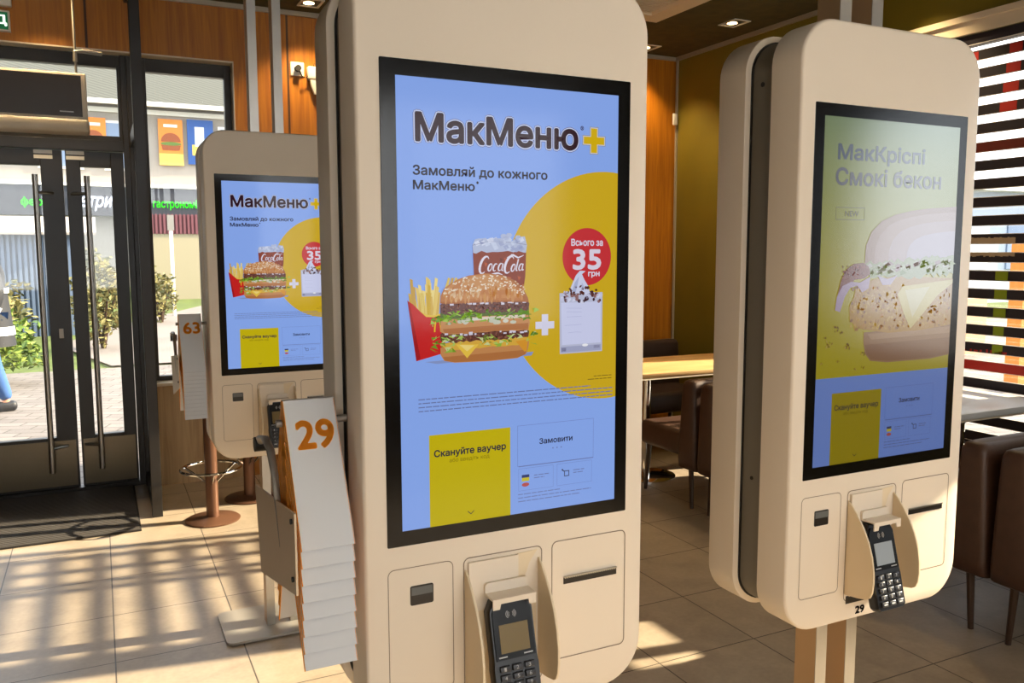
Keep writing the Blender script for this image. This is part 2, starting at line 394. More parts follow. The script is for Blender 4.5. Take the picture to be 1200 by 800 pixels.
def art_menu():
    P = Paint(); R = random.Random(11)
    bg = (144, 178, 250)
    P.rect(0, 392, 0, 695, bg)
    yel = (216, 178, 30); P.layer()
    P.ell(370, 320, 193, 193, yel, 96, clip=(0, 392, 0, 695))
    words = menu_common(P, bg, (206, 186, 12), (40, 38, 60), (120, 140, 206), (120, 136, 190))
    dk = (34, 26, 44)
    # title with a thin outline around the letters
    P.layer(); P.text('МакМеню', 26.5, 317, 47.5, 98.5, (96, 96, 150), 4.5, res=3)
    P.layer(); P.text('МакМеню', 27.3, 316.2, 48.3, 97.7, (206, 216, 250), 3.7, res=3)
    P.layer(); P.text('МакМеню', 29.4, 314.1, 50.4, 95.6, (48, 20, 34), 1.9, res=3)
    P.ell(321, 58, 3.2, 3.6, (70, 60, 90), 16); P.ell(321, 58, 2.3, 2.7, bg, 16); P.layer(); P.ell(321, 58, 1., 1.4, (70, 60, 90), 8)
    for g, c in ((2.2, (150, 140, 120)), (1.4, (214, 216, 230)), (0, (222, 184, 20))):
        P.layer(); P.rect(338-g, 350+g, 57-g, 97+g, c); P.rect(324-g, 364+g, 71-g, 83+g, c)
    P.text('Замовляй до кожного', 25, 256, 129, 147.5, dk, .55); P.text('МакМеню', 25, 127, 152, 166.5, dk, .55); P.ell(131.5, 153, 2, 2.2, dk, 10)
    # legal lines
    for i in range(4): words(29, 385 if i else 340, 488+i*6.2, 1.7, (112, 126, 176) )
    words(347, 383, 472, 1.4, (130, 110, 30)); words(335, 383, 477, 1.4, (130, 110, 30))
    # price bubble
    P.layer(); P.ell(332, 269, 47.5, 48, (208, 52, 58), 48)
    P.layer(); P.text('Всього за', 301, 363, 239, 251, (232, 222, 240), .45); P.text('35', 304, 360, 256, 291, (232, 222, 240), 1.6); P.text('грн', 334, 357, 294, 304.5, (232, 222, 240), .5)
    P.rect(234, 269, 375, 387, (226, 224, 246)); P.rect(245.5, 257.5, 363, 398, (226, 224, 246))
    # milkshake glass
    P.layer(); P.poly([(279, 329), (363, 329), (363, 430), (280, 431)], (196, 200, 226))
    P.layer(); P.poly([(282, 345), (360, 345), (360, 415), (284, 416)], (214, 218, 250)); P.poly([(282, 419), (361, 418), (361, 428), (282, 429)], (170, 174, 206))
    P.rect(283, 292, 421, 427, (120, 120, 150)); P.rect(346, 358, 419, 424, (140, 140, 168))
    P.layer(); P.ell(329, 418, 6, 2.4, (250, 250, 255), 12)
    for v_ in (352, 358, 366, 380, 392):
        P.stroke([(288+R.random()*8, v_+R.random()*4), (306+R.random()*6, v_+3), (322, v_+2+R.random()*3)], 1., (196, 200, 236))
    P.layer()
    for _ in range(46):
        u = R.uniform(282, 361); P.ell(u, R.uniform(326+abs(u-320)*.1, 345), R.uniform(2.5, 5), R.uniform(2, 4), R.choice([(92, 50, 46), (70, 40, 50), (206, 208, 238), (222, 224, 248), (150, 110, 110)]), 7, R.random()*3)
    P.layer(); P.poly([(296, 330), (304, 312), (310, 300), (318, 292), (329, 293), (322, 298), (326, 306), (334, 318), (338, 330)], (216, 220, 248))
    P.layer(); P.poly([(303, 326), (308, 312), (316, 302), (314, 314), (310, 328)], (180, 188, 224)); P.poly([(320, 326), (322, 312), (328, 322)], (188, 194, 228))
    for _ in range(16): P.ell(R.uniform(288, 352), R.uniform(318, 332), R.uniform(1.5, 3.5), R.uniform(1.5, 3), (88, 46, 40), 6, R.random()*3)
    # cup
    P.layer(); P.poly([(122, 250), (217, 248), (215, 300), (208, 345), (130, 345), (124, 300)], (142, 54, 26))
    P.layer()
    for _ in range(26): (lambda x, y: P.poly([(x+a, y+b) for a, b in ((0, 0), (6, 2), (2, 8))], cc_))(R.uniform(126, 208), R.uniform(264, 320)) if (cc_ := R.choice([(190, 84, 36), (108, 36, 20), (128, 44, 24)])) else None
    P.layer(); P.poly([(122, 249)]+jag((126, 244), (214, 240), 5, 14, R)+[(218, 250), (216, 262)]+jag((212, 259), (128, 262), 3, 9, R)+[(123, 262)], (186, 196, 226))
    P.layer()
    for _ in range(22): x_, y_ = R.uniform(124, 204), R.uniform(239, 257); P.poly([(x_+a, y_+b) for a, b in ((0, 0), (7, -3), (11, 3), (4, 6))], R.choice([(206, 216, 242), (166, 176, 214), (222, 228, 250)]))
    for _ in range(9): P.ell(R.uniform(150, 205), R.uniform(234, 243), 6, 4, R.choice([(206, 216, 242), (186, 196, 228)]), 6)
    P.stroke([(122, 250), (150, 244), (190, 245), (217, 249)], .9, (140, 140, 170))
    # script lettering on the cup
    P.layer(); w = (236, 232, 248)
    def arc(cx, cy, rx, ry, a0, a1, n=12, sl=.32): return [(cx+rx*math.cos(t)-sl*ry*math.sin(t), cy+ry*math.sin(t)) for t in [a0+(a1-a0)*i/n for i in range(n+1)]]
    def wd(n, a, b): return [a+(b-a)*math.sin(PI*i/n) for i in range(n+1)]
    P.stroke(arc(142, 281, 7, 13.5, -.75, -5.35), wd(12, 1, 4.2), w); P.stroke([(136, 295), (150, 297), (166, 294), (174, 297)], [1, 2.6, 2.6, .8], w)
    for x, y in ((152, 285), (161, 285), (170, 284.5), (193, 286)): P.stroke(arc(x, y, 3.1, 5.8, -.9 if x != 152 and x != 193 else 0, -5.4 if x not in (152, 193) else -2*PI), wd(12, 1.2, 2.6), w)
    P.stroke([(175, 279), (172.3, 290), (175, 290)], 2, w); P.stroke([(176, 285), (180, 284.5)], 1.6, w)
    P.stroke(arc(186, 281, 7, 13.5, -.75, -5.35), wd(12, 1, 4.2), w); P.stroke([(182, 270), (192, 265), (202, 270), (212, 266)], [1, 3, 2.4, .8], w)
    P.stroke([(202.5, 272), (198, 290), (200.5, 290.5)], 2.2, w)
    P.stroke(arc(206.5, 285, 2.9, 5.4, -.9, -5.4), wd(12, 1.2, 2.4), w); P.stroke([(211, 279.5), (208.5, 290), (212, 289)], 2, w)
    # fries
    P.layer()
    for i in range(30):
        u = R.uniform(20, 64); tp = R.uniform(298, 330); lean = (u-44)*.22+R.uniform(-6, 6); c = R.choice([(236, 206, 110), (220, 182, 84), (244, 222, 140), (206, 164, 70), (226, 196, 96)])
        if i % 8 == 0: P.layer()
        P.poly([(u+lean-2.4, tp), (u+lean+2.4, tp+2), (u+2.6, 362), (u-2.6, 362)], c)
    for u in (80, 86, 92): P.poly([(u, 300), (u+4, 301), (u-6, 334), (u-11, 332)], R.choice([(226, 196, 96), (206, 164, 70)]))
    P.layer(); P.poly([(13, 334), (22, 340), (32, 350), (44, 357), (56, 358), (74, 354), (74, 418), (66, 419), (26, 428)], (206, 34, 34))
    P.layer(); P.poly([(13, 334), (16, 336), (33, 424), (26, 428)], (168, 24, 30)); P.poly([(32, 350), (44, 357), (56, 358), (74, 354), (74, 357), (56, 361), (43, 360)], (238, 200, 70))
    P.stroke(arc(62, 384, 5.2, 20, -PI, 0, 14, 0), 2.4, (244, 196, 30))
    # burger
    P.layer(); P.poly([(40, 430), (230, 424), (226, 430), (60, 434)], (140, 156, 206))
    P.layer(); P.poly([(66, 409), (222, 406), (220, 418), (216, 427), (200, 433), (150, 435), (90, 434), (72, 430), (66, 420)], (202, 140, 84))
    P.layer(); P.poly([(70, 424), (218, 420), (214, 428), (200, 432), (150, 434), (90, 433), (74, 430)], (182, 116, 64))
    P.layer(); P.poly([(66, 403)]+jag((80, 400), (216, 398), 1.5, 12, R)+[(219, 408), (200, 412)]+jag((190, 411), (76, 413), 1.5, 10, R), (224, 176, 66))
    P.layer(); P.poly([(92, 405), (131, 407), (111, 428)], (240, 200, 74)); P.poly([(197, 405), (219, 403), (217, 422), (213, 423)], (224, 156, 46))
    P.layer(); P.poly([(98, 406), (124, 408), (111, 417)], (248, 222, 130))
    P.layer(); P.poly([(66, 388)]+jag((72, 385), (216, 383), 2, 26, R)+[(222, 390), (220, 399)]+jag((214, 400), (72, 402), 2, 26, R)+[(66, 398)], (104, 58, 46))
    def patty_tex(v0, v1):
        P.layer()
        for _ in range(150): P.ell(R.uniform(69, 218), R.uniform(v0, v1), R.uniform(1, 2.8), R.uniform(.8, 1.8), R.choice([(132, 78, 62), (84, 42, 36), (150, 94, 74), (70, 34, 30), (116, 66, 54)]), 6, R.random()*3)
    patty_tex(387, 399)
    P.layer()
    for u0, u1 in ((53, 104), (128, 236)):
        for _ in range(34):
            u = R.uniform(u0, u1); v = R.uniform(392, 414) if u < 110 else R.uniform(390, 410)
            P.poly([(u+R.uniform(-9, 9), v+R.uniform(-5, 5)) for k in range(4)], R.choice([(116, 156, 40), (150, 184, 66), (88, 128, 28), (176, 204, 96), (206, 216, 150)]))
    P.layer(); P.poly([(66, 350), (221, 348), (222, 372), (66, 374)], (86, 104, 36))
    P.layer(); P.poly([(67, 366), (140, 362), (220, 362), (223, 376), (220, 388)]+jag((214, 387), (74, 389), 1, 10, R)+[(66, 384)], (206, 146, 92))
    P.layer(); P.poly([(70, 380), (220, 376), (220, 386), (74, 388)], (184, 118, 68)); P.poly([(100, 364), (214, 362), (214, 367), (104, 369)], (232, 216, 196))
    P.layer(); P.poly([(66, 342)]+jag((72, 338), (216, 336), 2, 26, R)+[(222, 344), (220, 356)]+jag((214, 357), (72, 358), 2, 26, R)+[(66, 354)], (104, 56, 50))
    patty_tex(341, 355)
    P.layer()
    for _ in range(95):
        u = R.uniform(50, 236); v = 361+R.uniform(-7, 8)+(4 if u < 75 else 0)
        P.poly([(u+R.uniform(-8, 8), v+R.uniform(-5, 5)) for k in range(4)], R.choice([(116, 160, 36), (142, 184, 50), (92, 134, 26), (170, 206, 84), (96, 140, 30)]))
    for _ in range(20): P.ell(R.uniform(80, 200), R.uniform(366, 374), R.uniform(3, 6), R.uniform(2, 3.5), R.choice([(222, 222, 206), (208, 210, 190)]), 8)
    for v0 in (341, 388):
        for _ in range(15): P.rect(*(lambda u: (u, u+R.uniform(3, 7)))(R.uniform(68, 214)), *(lambda v: (v, v+R.uniform(2, 3.4)))(v0+R.uniform(-2, 2)), (222, 216, 232))
    top = [(66, 340), (67, 328), (72, 318), (82, 311), (97, 303), (118, 297), (147, 294), (176, 298), (199, 308), (212, 322), (219, 334), (221, 342), (200, 341), (140, 340), (90, 341)]
    P.layer(); P.poly(top, (176, 104, 48))
    def sc(k, du=0, dv=0): return [(143+(u-143)*k+du, 340-(340-v)*k+dv) for u, v in top]
    for k, c in ((.93, (192, 122, 62)), (.84, (204, 138, 76)), (.7, (196, 126, 66)), (.5, (206, 146, 88))): P.layer(); P.poly(sc(k, -4, -2*(1-k)*20), c)
    P.layer()
    for _ in range(60):
        u = R.uniform(72, 212); v = R.uniform(318, 336); P.ell(u, v, R.uniform(1, 3), R.uniform(4, 9), R.choice([(206, 144, 84), (190, 118, 58), (216, 160, 104), (224, 176, 124) if u < 150 else (196, 124, 62)]), 10)
    for _ in range(14): P.ell(R.uniform(84, 132), R.uniform(322, 332), R.uniform(1.2, 2.4), R.uniform(4, 8), (230, 196, 158), 10, R.uniform(-.2, .2))
    P.layer()
    for _ in range(150):
        t = R.random(); u = 143+R.uniform(-70, 70); h = math.sqrt(max(0, 1-((u-143)/80)**2)); v = 340-h*R.uniform(18, 44)
        P.ell(u, v, R.uniform(1.5, 2.3), R.uniform(.9, 1.3), R.choice([(240, 222, 196), (250, 238, 220), (224, 196, 160)]), 7, R.uniform(-.6, .6))
    return P

def art_crispy():
    P = Paint(); R = random.Random(5)
    P.rect(0, 392, 0, 695, (126, 160, 244))
    P.layer(); P.rect(0, 392, 0, 515, (196, 180, 16))
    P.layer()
    for i in range(60):  # pale window-reflection haze painted into the top of the artwork
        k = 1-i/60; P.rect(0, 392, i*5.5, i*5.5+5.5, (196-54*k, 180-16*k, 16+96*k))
    menu_common(P, None, (176, 156, 6), (40, 38, 60), (112, 132, 204), (104, 120, 180))
    P.layer(); P.text('МакКріспі', 37, 287, 50, 90, (70, 84, 110), 1.3); P.text('Смокі бекон', 33, 340, 96, 132, (96, 96, 110), 1.3)
    P.frame(37, 117, 174, 199, 1.2, (130, 126, 90)); P.text('NEW', 62, 100, 181, 192, (120, 116, 80), .4)
    # bottom bun
    P.layer(); P.poly([(128, 426), (392, 420), (392, 486), (330, 492), (200, 492), (150, 486), (134, 470), (128, 446)], (168, 122, 84))
    P.layer(); P.poly([(132, 452), (392, 448), (392, 484), (330, 489), (200, 489), (152, 483), (138, 470)], (150, 102, 68)); P.poly([(140, 430), (392, 424), (392, 438), (150, 442)], (188, 146, 108))
    # top bun
    P.layer(); P.poly([(122, 290), (124, 250), (138, 222), (166, 200), (206, 186), (250, 178), (300, 172), (392, 166), (392, 290)], (176, 140, 120))
    for k, c in ((.9, (190, 158, 146)), (.75, (196, 170, 170)), (.55, (200, 184, 200))):
        P.layer(); P.poly([(392-(392-u)*k, 290-(290-v)*k-8*(1-k)) for u, v in [(122, 290), (124, 250), (138, 222), (166, 200), (206, 186), (250, 178), (300, 172), (392, 166), (392, 290)]], c)
    # chicken
    P.layer(); P.poly([(100, 332), (150, 318), (230, 312), (392, 320), (392, 420), (300, 428), (200, 430), (124, 420), (100, 412), (86, 398), (84, 372), (96, 352)], (196, 146, 44))
    P.layer()
    for _ in range(340): P.ell(R.uniform(90, 388), R.uniform(332, 420), R.uniform(2, 7), R.uniform(1.5, 4), R.choice([(212, 164, 52), (176, 118, 34), (222, 180, 80), (150, 92, 34), (204, 140, 50)]), 7, R.random()*3)
    # lettuce, onion, bacon
    P.layer(); P.poly([(124, 288)]+jag((130, 284), (392, 270), 5, 30, R)+[(392, 310)]+jag((380, 312), (140, 318), 6, 24, R), (170, 176, 130))
    P.layer()
    for _ in range(60): x_, y_ = R.uniform(124, 380), R.uniform(280, 306); P.poly([(x_+a*R.uniform(.6, 2), y_+b) for a, b in ((0, 0), (8, -4), (12, 3), (3, 7))], R.choice([(150, 164, 80), (190, 196, 160), (206, 200, 190), (128, 146, 60), (160, 120, 120)]))
    P.layer(); P.poly([(236, 334), (392, 322), (392, 330), (345, 356), (290, 404), (266, 424), (246, 396), (222, 350)], (226, 206, 120)); P.layer(); P.poly([(244, 342), (320, 336), (270, 400)], (232, 220, 170))
    P.layer(); P.poly([(44, 378), (50, 346), (58, 318), (72, 296), (92, 286), (118, 284), (134, 292), (140, 306), (124, 316), (96, 318), (82, 330), (68, 352), (58, 380)], (140, 62, 44))
    P.layer(); P.poly([(44, 378), (48, 352), (62, 330), (86, 322), (110, 324), (140, 312), (136, 336), (118, 344), (104, 330), (84, 334), (70, 352), (58, 382)], (196, 170, 200))
    P.poly([(160, 310), (190, 318), (220, 310), (200, 330), (176, 330)], (196, 176, 206))
    for _ in range(46): P.ell(R.uniform(60, 128), R.uniform(290, 314), R.uniform(2, 4), R.uniform(1, 2), R.choice([(176, 84, 60), (112, 44, 36)]), 6, R.random()*3)
    # crumbs
    for u, v, r in ((48, 416, 9), (34, 446, 10), (86, 452, 10), (20, 432, 3), (58, 482, 4), (12, 484, 4), (108, 500, 4), (130, 498, 5), (66, 424, 5), (126, 470, 6)):
        for _ in range(9): P.ell(u+R.uniform(-r, r), v+R.uniform(-r*.6, r*.6), R.uniform(1, r*.4), R.uniform(.8, r*.3), R.choice([(150, 106, 30), (206, 176, 90), (112, 76, 24)]), 6, R.random()*3)
    return P

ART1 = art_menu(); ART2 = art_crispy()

# ---------------------------------------------------------------- kiosks (local: x from the left edge of the face, y = 0 at the face, z = height)
KW, ZB, ZT = .515, .730, 1.953
def loops_rr(specs, x0, x1, z0, z1, r):
    return [[(x, y, z) for x, z in rrect(x0+i, x1-i, z0+i, z1-i, r-i, 10)] for y, i in specs]
def groove(mb, poly, w, y, m):     # closed line of width w on the face
    n = len(poly)
    for i in range(n):
        a, b = Vector((*poly[i],)), Vector((*poly[(i+1) % n],)); d = (b-a)
        if d.length < 1e-6: continue
        nn = Vector((-d.y, d.x)).normalized()*w/2; e = d.normalized()*w*.3
        q = [a-nn-e, b-nn+e, b+nn+e, a+nn-e]
        mb.add([(p.x, y, p.y) for p in q], [(0, 1, 2, 3)], m)

def flap_profile():
    return [(0, .994), (-.010, .986), (-.026, .968), (-.042, .946), (-.056, .920), (-.066, .892), (-.0715, .862), (-.0725, .838), (-.070, .818), (-.065, .806), (-.056, .800), (-.035, .795), (0, .790)]

def make_kiosk(name, label, loc, art, smat, tagnum=None, rack=None):
    t = thing(name, label, 'kiosk', (loc[0]+KW/2, loc[1]+.12, 0), group=None)
    ox, oy = -KW/2, -.12
    def sub(mb, nm, parent=None, **k):
        o = mb.build(nm, parent or t, **k)
        if parent is None: o.location = (ox, oy, 0)
        return o
    r = .082
    mb = MB(); mb.loft(loops_rr([(.0, .006), (.002, .0022), (.006, .0), (.0805, 0)], 0, KW, ZB, ZT, r), M['shell']); front = sub(mb, 'front_housing', smooth=40); fixn(front)
    mb = MB(); mb.loft(loops_rr([(.0805, 0), (.150, 0)], .016, KW-.016, ZB+.016, ZT-.016, r-.014), M['core']); mb.loft(loops_rr([(.150, 0), (.1535, 0)], .0125, KW-.0125, ZB+.0125, ZT-.0125, r-.012), M['black'])
    mb.cyl((.0145, .122, 1.845), (.018, .122, 1.845), .005, M['black'], n=12); mb.cyl((.0145, .122, 1.03), (.018, .122, 1.03), .004, M['black'], n=12)
    core = sub(mb, 'core_panel', smooth=40); fixn(core)
    mb = MB(); mb.box(.10, KW-.10, .079, .155, ZT-.0155, ZT-.004, M['shell']); sub(mb, 'bridge_strip', smooth=0)
    mb = MB(); mb.loft(loops_rr([(.1535, .003), (.156, 0), (.234, 0), (.238, .0022), (.240, .006)], 0, KW, ZB, ZT, r), M['shell']); rear = sub(mb, 'rear_housing', smooth=40); fixn(rear)
    # screen
    sx, sz = .0615, 1.770
    mb = MB(); mb.loft([[(x, y, z) for x, z in rrect(sx-.0245+i, sx+.392+.0245-i, sz-.695-.0245+i, sz+.0245-i, .002, 2)] for y, i in ((.002, 0), (-.0006, 0), (-.0010, .0006))], M['bezel'])
    bz = sub(mb, 'screen_bezel', smooth=0); fixn(bz)
    s = art.build('display_screen', t, smat); s.location = (ox+sx, oy-.0012, sz)
    # seams of the service panels
    mb = MB(); yl = -.0004
    groove(mb, rrect(.037, .146, ZT-1.152, ZT-.939, .010, 4), .0013, yl, M['seam'])
    groove(mb, rrect(.329, .478, ZT-1.150, ZT-.938, .010, 4), .0017, yl, M['seam'])
    groove(mb, rrect(.165, .309, ZT-1.178, ZT-.940, .010, 4), .0017, yl, M['seam'])
    sub(mb, 'panel_seams', smooth=0)
    mb = MB(); mb.prism(rrect(.073, .112, ZT-1.002, ZT-.970, .003, 3), M['dark'], 'y', -.0008, .002); mb.box(.075, .110, -.0014, -.0008, ZT-.9855, ZT-.9725, M['termg'])
    sc_ = sub(mb, 'scanner_window', smooth=0)
    mb = MB(); mb.box(.352, .460, -.0012, .002, ZT-1.0165, ZT-1.0045, M['dark']); mb.box(.352, .460, -.0035, -.0008, ZT-1.0045, ZT-1.0025, M['steel'])
    for i in range(24): mb.box(.354+i*.0044, .3562+i*.0044, -.0022, -.0012, ZT-1.0066, ZT-1.0045, M['steel'])
    sub(mb, 'receipt_slot', smooth=0)
    # niche behind the terminal: raised upper plate left, wedge hollow right
    mb = MB(); mb.box(.172, .262, -.006, .001, ZT-1.030, ZT-.947, M['shell'])
    mb.prism([(.262, ZT-.947), (.300, ZT-.945), (.285, ZT-.965), (.268, ZT-1.010), (.262, ZT-1.030)], M['flap'], 'y', -.0012, .001)
    sub(mb, 'niche_plate', smooth=0, bevel=.0008)
    for x in (.1685, .3035):
        mb = MB(); mb.prism(flap_profile(), M['flap'], 'x', x-.0022, x+.0022); f = sub(mb, 'side_flap', smooth=25, bevel=.0009); fixn(f)
    mb = MB(); mb.box(.172, .298, -.0009, 0, ZT-1.185, ZT-1.168, M['dark']); mb.box(.178, .296, -.004, 0, ZT-1.168, ZT-1.03, M['flap'])
    mb.box(.208, .266, -.020, 0, ZT-1.10, ZT-1.06, M['flap'])
    sub(mb, 'niche_back', smooth=0)
    # card holder bracket
    mb = MB(); mb.prism(rrect(.198, .276, ZT-1.006, ZT-.984, .006, 4), M['shell'], 'y', -.012, -.006)
    mb.box(.198, .276, -.040, -.012, ZT-1.004, ZT-1.0005, M['shell']); mb.prism([(.198, ZT-1.0005), (.276, ZT-1.0005), (.276, ZT-1.018), (.264, ZT-1.018), (.262, ZT-1.009), (.212, ZT-1.009), (.210, ZT-1.018), (.198, ZT-1.018)], M['shell'], 'y', -.043, -.0405)
    sub(mb, 'terminal_bracket', smooth=0, bevel=.0008)
    # posts and base plate
    for x0 in (.186, .278):
        mb = MB(); mb.box(x0, x0+.032, .088, .090, .012, 3.085, M['steel']); mb.box(x0, x0+.032, .090, .150, .012, 3.085, M['posts']); sub(mb, 'post', smooth=0)
    mb = MB(); mb.prism(rrect(.018, .495, -.015, .302, .03, 6), M['baseplate'], 'z', .004, .013); mb.prism(rrect(.03, .483, -.003, .29, .02, 6), M['black'], 'z', 0.001, .004); sub(mb, 'base_plate', smooth=40, bevel=.001)
    if tagnum:
        mb = MB(); text_on(mb, tagnum, lambda u, v, d: (.2005+u*.028, -.0007, ZT-1.2125+v*.0175), M['ink'], 0, 0, .045); sub(mb, 'number_label', smooth=0)
    if rack:
        sgn = rack
        mb = MB()
        X = (lambda x: x) if sgn > 0 else (lambda x: KW-x)
        # bar carrying the tents, out of the side of the housing
        mb.tube([(X(.012), .100, 1.243), (X(-.108), .100, 1.243)], .006, M['rackg'], 10)
        bar = sub(mb, 'rack_bar', smooth=40)
        mb = MB(); X1 = X(-.113)
        mb.tube([(X(-.106), .258, 1.181), (X1, .225, 1.197), (X1, .175, 1.206), (X1, .13, 1.196), (X1, .10, 1.165), (X1, .075, 1.11), (X1, .055, 1.06)], [.006, .007, .007, .007, .006, .005, .004], M['rackg'], 10, sq=.6)
        mb.cyl((X(-.092), .270, 1.176), (X(-.116), .270, 1.176), .013, M['black'], n=16)
        arm = mb.build('rack_arm', bar)
        mb = MB(); mb.prism([(-.060, 1.145), (.272, 1.104), (.238, .957), (-.060, 1.026)], M['tan'], 'x', X(-.115)-.0015, X(-.115)+.0015)
        for y, z in ((-.045, 1.13), (-.045, 1.045)): mb.cyl((X(-.1165), y, z), (X(-.1195), y, z), .004, M['black'], n=10)
        pl = mb.build('rack_end_plate', bar, smooth=0); fixn(pl)
    return t

XA, XB, XC = .3463, 1.2115, .3583; YF, YC = 1.2225, 3.265
kA = make_kiosk('order_kiosk', 'large nearest beige self-order kiosk showing the burger and 35 price in the centre', (XA, YF), ART1, M['screen'], rack=1)
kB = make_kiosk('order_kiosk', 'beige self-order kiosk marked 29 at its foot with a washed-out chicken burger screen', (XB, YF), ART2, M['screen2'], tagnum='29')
kC = make_kiosk('order_kiosk', 'smaller distant beige self-order kiosk near the entrance door, half hidden behind the nearest one', (XC, YC), ART1, M['screen'], rack=1)
# small holder wedge on the far side of kiosk B
mb = MB(); mb.prism([(.515, 1.16), (.530, 1.15), (.562, 1.03), (.562, 1.0), (.515, 1.0)], M['shell'], 'y', .165, .205); mb.box(.515, .556, .165, .205, .990, 1.0, M['black'])
o = mb.build('side_holder', kB, smooth=0, bevel=.002); o.location = (-KW/2, -.12, 0)

# ---------------------------------------------------------------- payment terminals
def make_terminal(label, loc, lcd):
    t = thing('card_terminal', label, 'card reader', loc, group=None)
    # local frame: x centre, z up along the device, y = 0 at the front face; tilt forwards at the bottom
    body = bpy.data.objects
    tilt = math.radians(-15)
    mb = MB(); mb.T = Matrix.Rotation(tilt, 4, 'X')
    prof = [(-.030, .088), (.030, .088), (.040, .070), (.040, -.010), (.0415, -.022), (.0405, -.084), (.034, -.090), (-.034, -.090), (-.0405, -.084), (-.0415, -.022), (-.040, -.010), (-.040, .070)]
    def inset(p, k, y): return [(x*k, y, z*(1-(1-k)*.45)) for x, z in p]
    mb.loft([inset(prof, .90, .026), inset(prof, .985, .021), inset(prof, 1, .008), inset(prof, .99, .003), inset(prof, .955, 0)], M['term'])
    b = mb.build('body', t, smooth=30); fixn(b)
    mb = MB(); mb.T = Matrix.Rotation(tilt, 4, 'X')
    mb.prism([(-.027, .080), (.027, .080), (.035, .066), (.035, -.008), (-.035, -.008), (-.035, .066)], M['termglass'], 'y', -.0022, -.0002)
    gm = mb
    mb = MB(); mb.T = Matrix.Rotation(tilt, 4, 'X'); mb.box(-.026, .026, -.0030, -.0022, .002, .047, mat('terminal_lcd', lcd, .3, spec=.3)); mb.build('lcd_screen', t, smooth=0)
    mb = gm
    for rr in (.004, .0065, .009):
        mb.tube([(-.002+rr*math.cos(a), -.0026, .062+rr*.8*math.sin(a)) for a in [(-.9+1.8*i/8) for i in range(9)]], .0006, M['inkw'], 5)
        mb.tube([(-.002-rr*math.cos(a), -.0026, .062+rr*.8*math.sin(a)) for a in [(-.9+1.8*i/8) for i in range(9)]], .0005, M['inkw'], 5)
    mb.box(-.031, -.016, -.0026, -.0022, -.0045, -.0025, M['inkw']); mb.box(.014, .030, -.0026, -.0022, -.0045, -.0025, M['inkw']); mb.build('front_glass', t, smooth=0)
    k = None
    labs = '123456789X0O'
    for row in range(5):
        for c in range(3):
            mb = MB(); mb.T = Matrix.Rotation(tilt, 4, 'X')
            x, z = -.022+c*.022, -.022-row*.0135
            mb.rbox(x-.009, x+.009, -.0045, .001, z-.0048, z+.0048, M['key'], .0015, 2)
            i = row*3+c
            if i < 12: text_on(mb, {9: '*', 11: '#'}.get(i, labs[i]), lambda u, v, d, x=x, z=z: (x-.003+u*.004, -.0048, z-.003+v*.006), M['inkw'], 0, 0)
            else: mb.box(x-.005, x+.005, -.005, -.0046, z-.0015, z+.0015, M['inkw'])
            mb.build('key', t)
    return t
for kx, ky, lab in ((XA, YF, 'black card terminal with an amber-tinted screen docked in the nearest kiosk'), (XB, YF, 'black card terminal with a grey screen docked in the kiosk marked 29'), (XC, YC, 'dark card terminal docked low in the distant kiosk by the entrance, mostly hidden')):
    make_terminal(lab, (kx+(.227 if kx == XB else .2345), ky-.050, .861), (150, 158, 164) if kx == XB else (112, 92, 44))

# ---------------------------------------------------------------- number tents hung on the racks
def make_tent(number=None, fl=.0115):
    mb = MB(); w = .080; h = .205; sp = .116; ft = .006; t = .0014
    for sg in (-1, 1):
        sp = .116 if sg < 0 else .088
        a = [(0, sg*ft, 0), (w, sg*ft, 0), (w, sg*sp, -h), (0, sg*sp, -h)]
        mb.add([(x, y, z) for x, y, z in a]+[(x, y-sg*t, z-.0008) for x, y, z in a], [(0, 1, 2, 3), (4, 7, 6, 5), (0, 3, 7, 4), (1, 5, 6, 2), (3, 2, 6, 7)], M['tentw'])
        d = Vector((sg*(sp-ft), -h)).normalized(); n = Vector((-sg*h, -(sp-ft))).normalized() if sg > 0 else Vector((h, -(sp-ft))).normalized()
        p0, p1 = Vector((sg*ft, 0)), Vector((sg*sp, -h)); q = [p0, p1, p1+n*fl, Vector((0, -fl*1.6)), Vector((0, 0))]
        for x in (0, w-.001): mb.prism([tuple(v) for v in q], M['tento'], 'x', x-.0006, x+.0006)
    sp = .116
    for x in (0, w-.001): mb.prism([(-ft, 0), (ft, 0), (ft+.0148, -.037), (-ft-.0198, -.037)], M['tento'], 'x', x-.0008, x+.0008)
    mb.box(0, w, -ft, ft, -.0008, .0006, M['tentw'])
    if number:
        d = Vector((0, -(sp-ft), -h)).normalized(); n = Vector((0, -h, sp-ft)).normalized()
        def fn(u, v, dd):
            p = Vector((.013+u*.060, -ft, 0))+d*(.081-v*.048)+n*.0008
            return tuple(p)
        text_on(mb, number, fn, M['tento'], 0, 0, .035)
    return mb
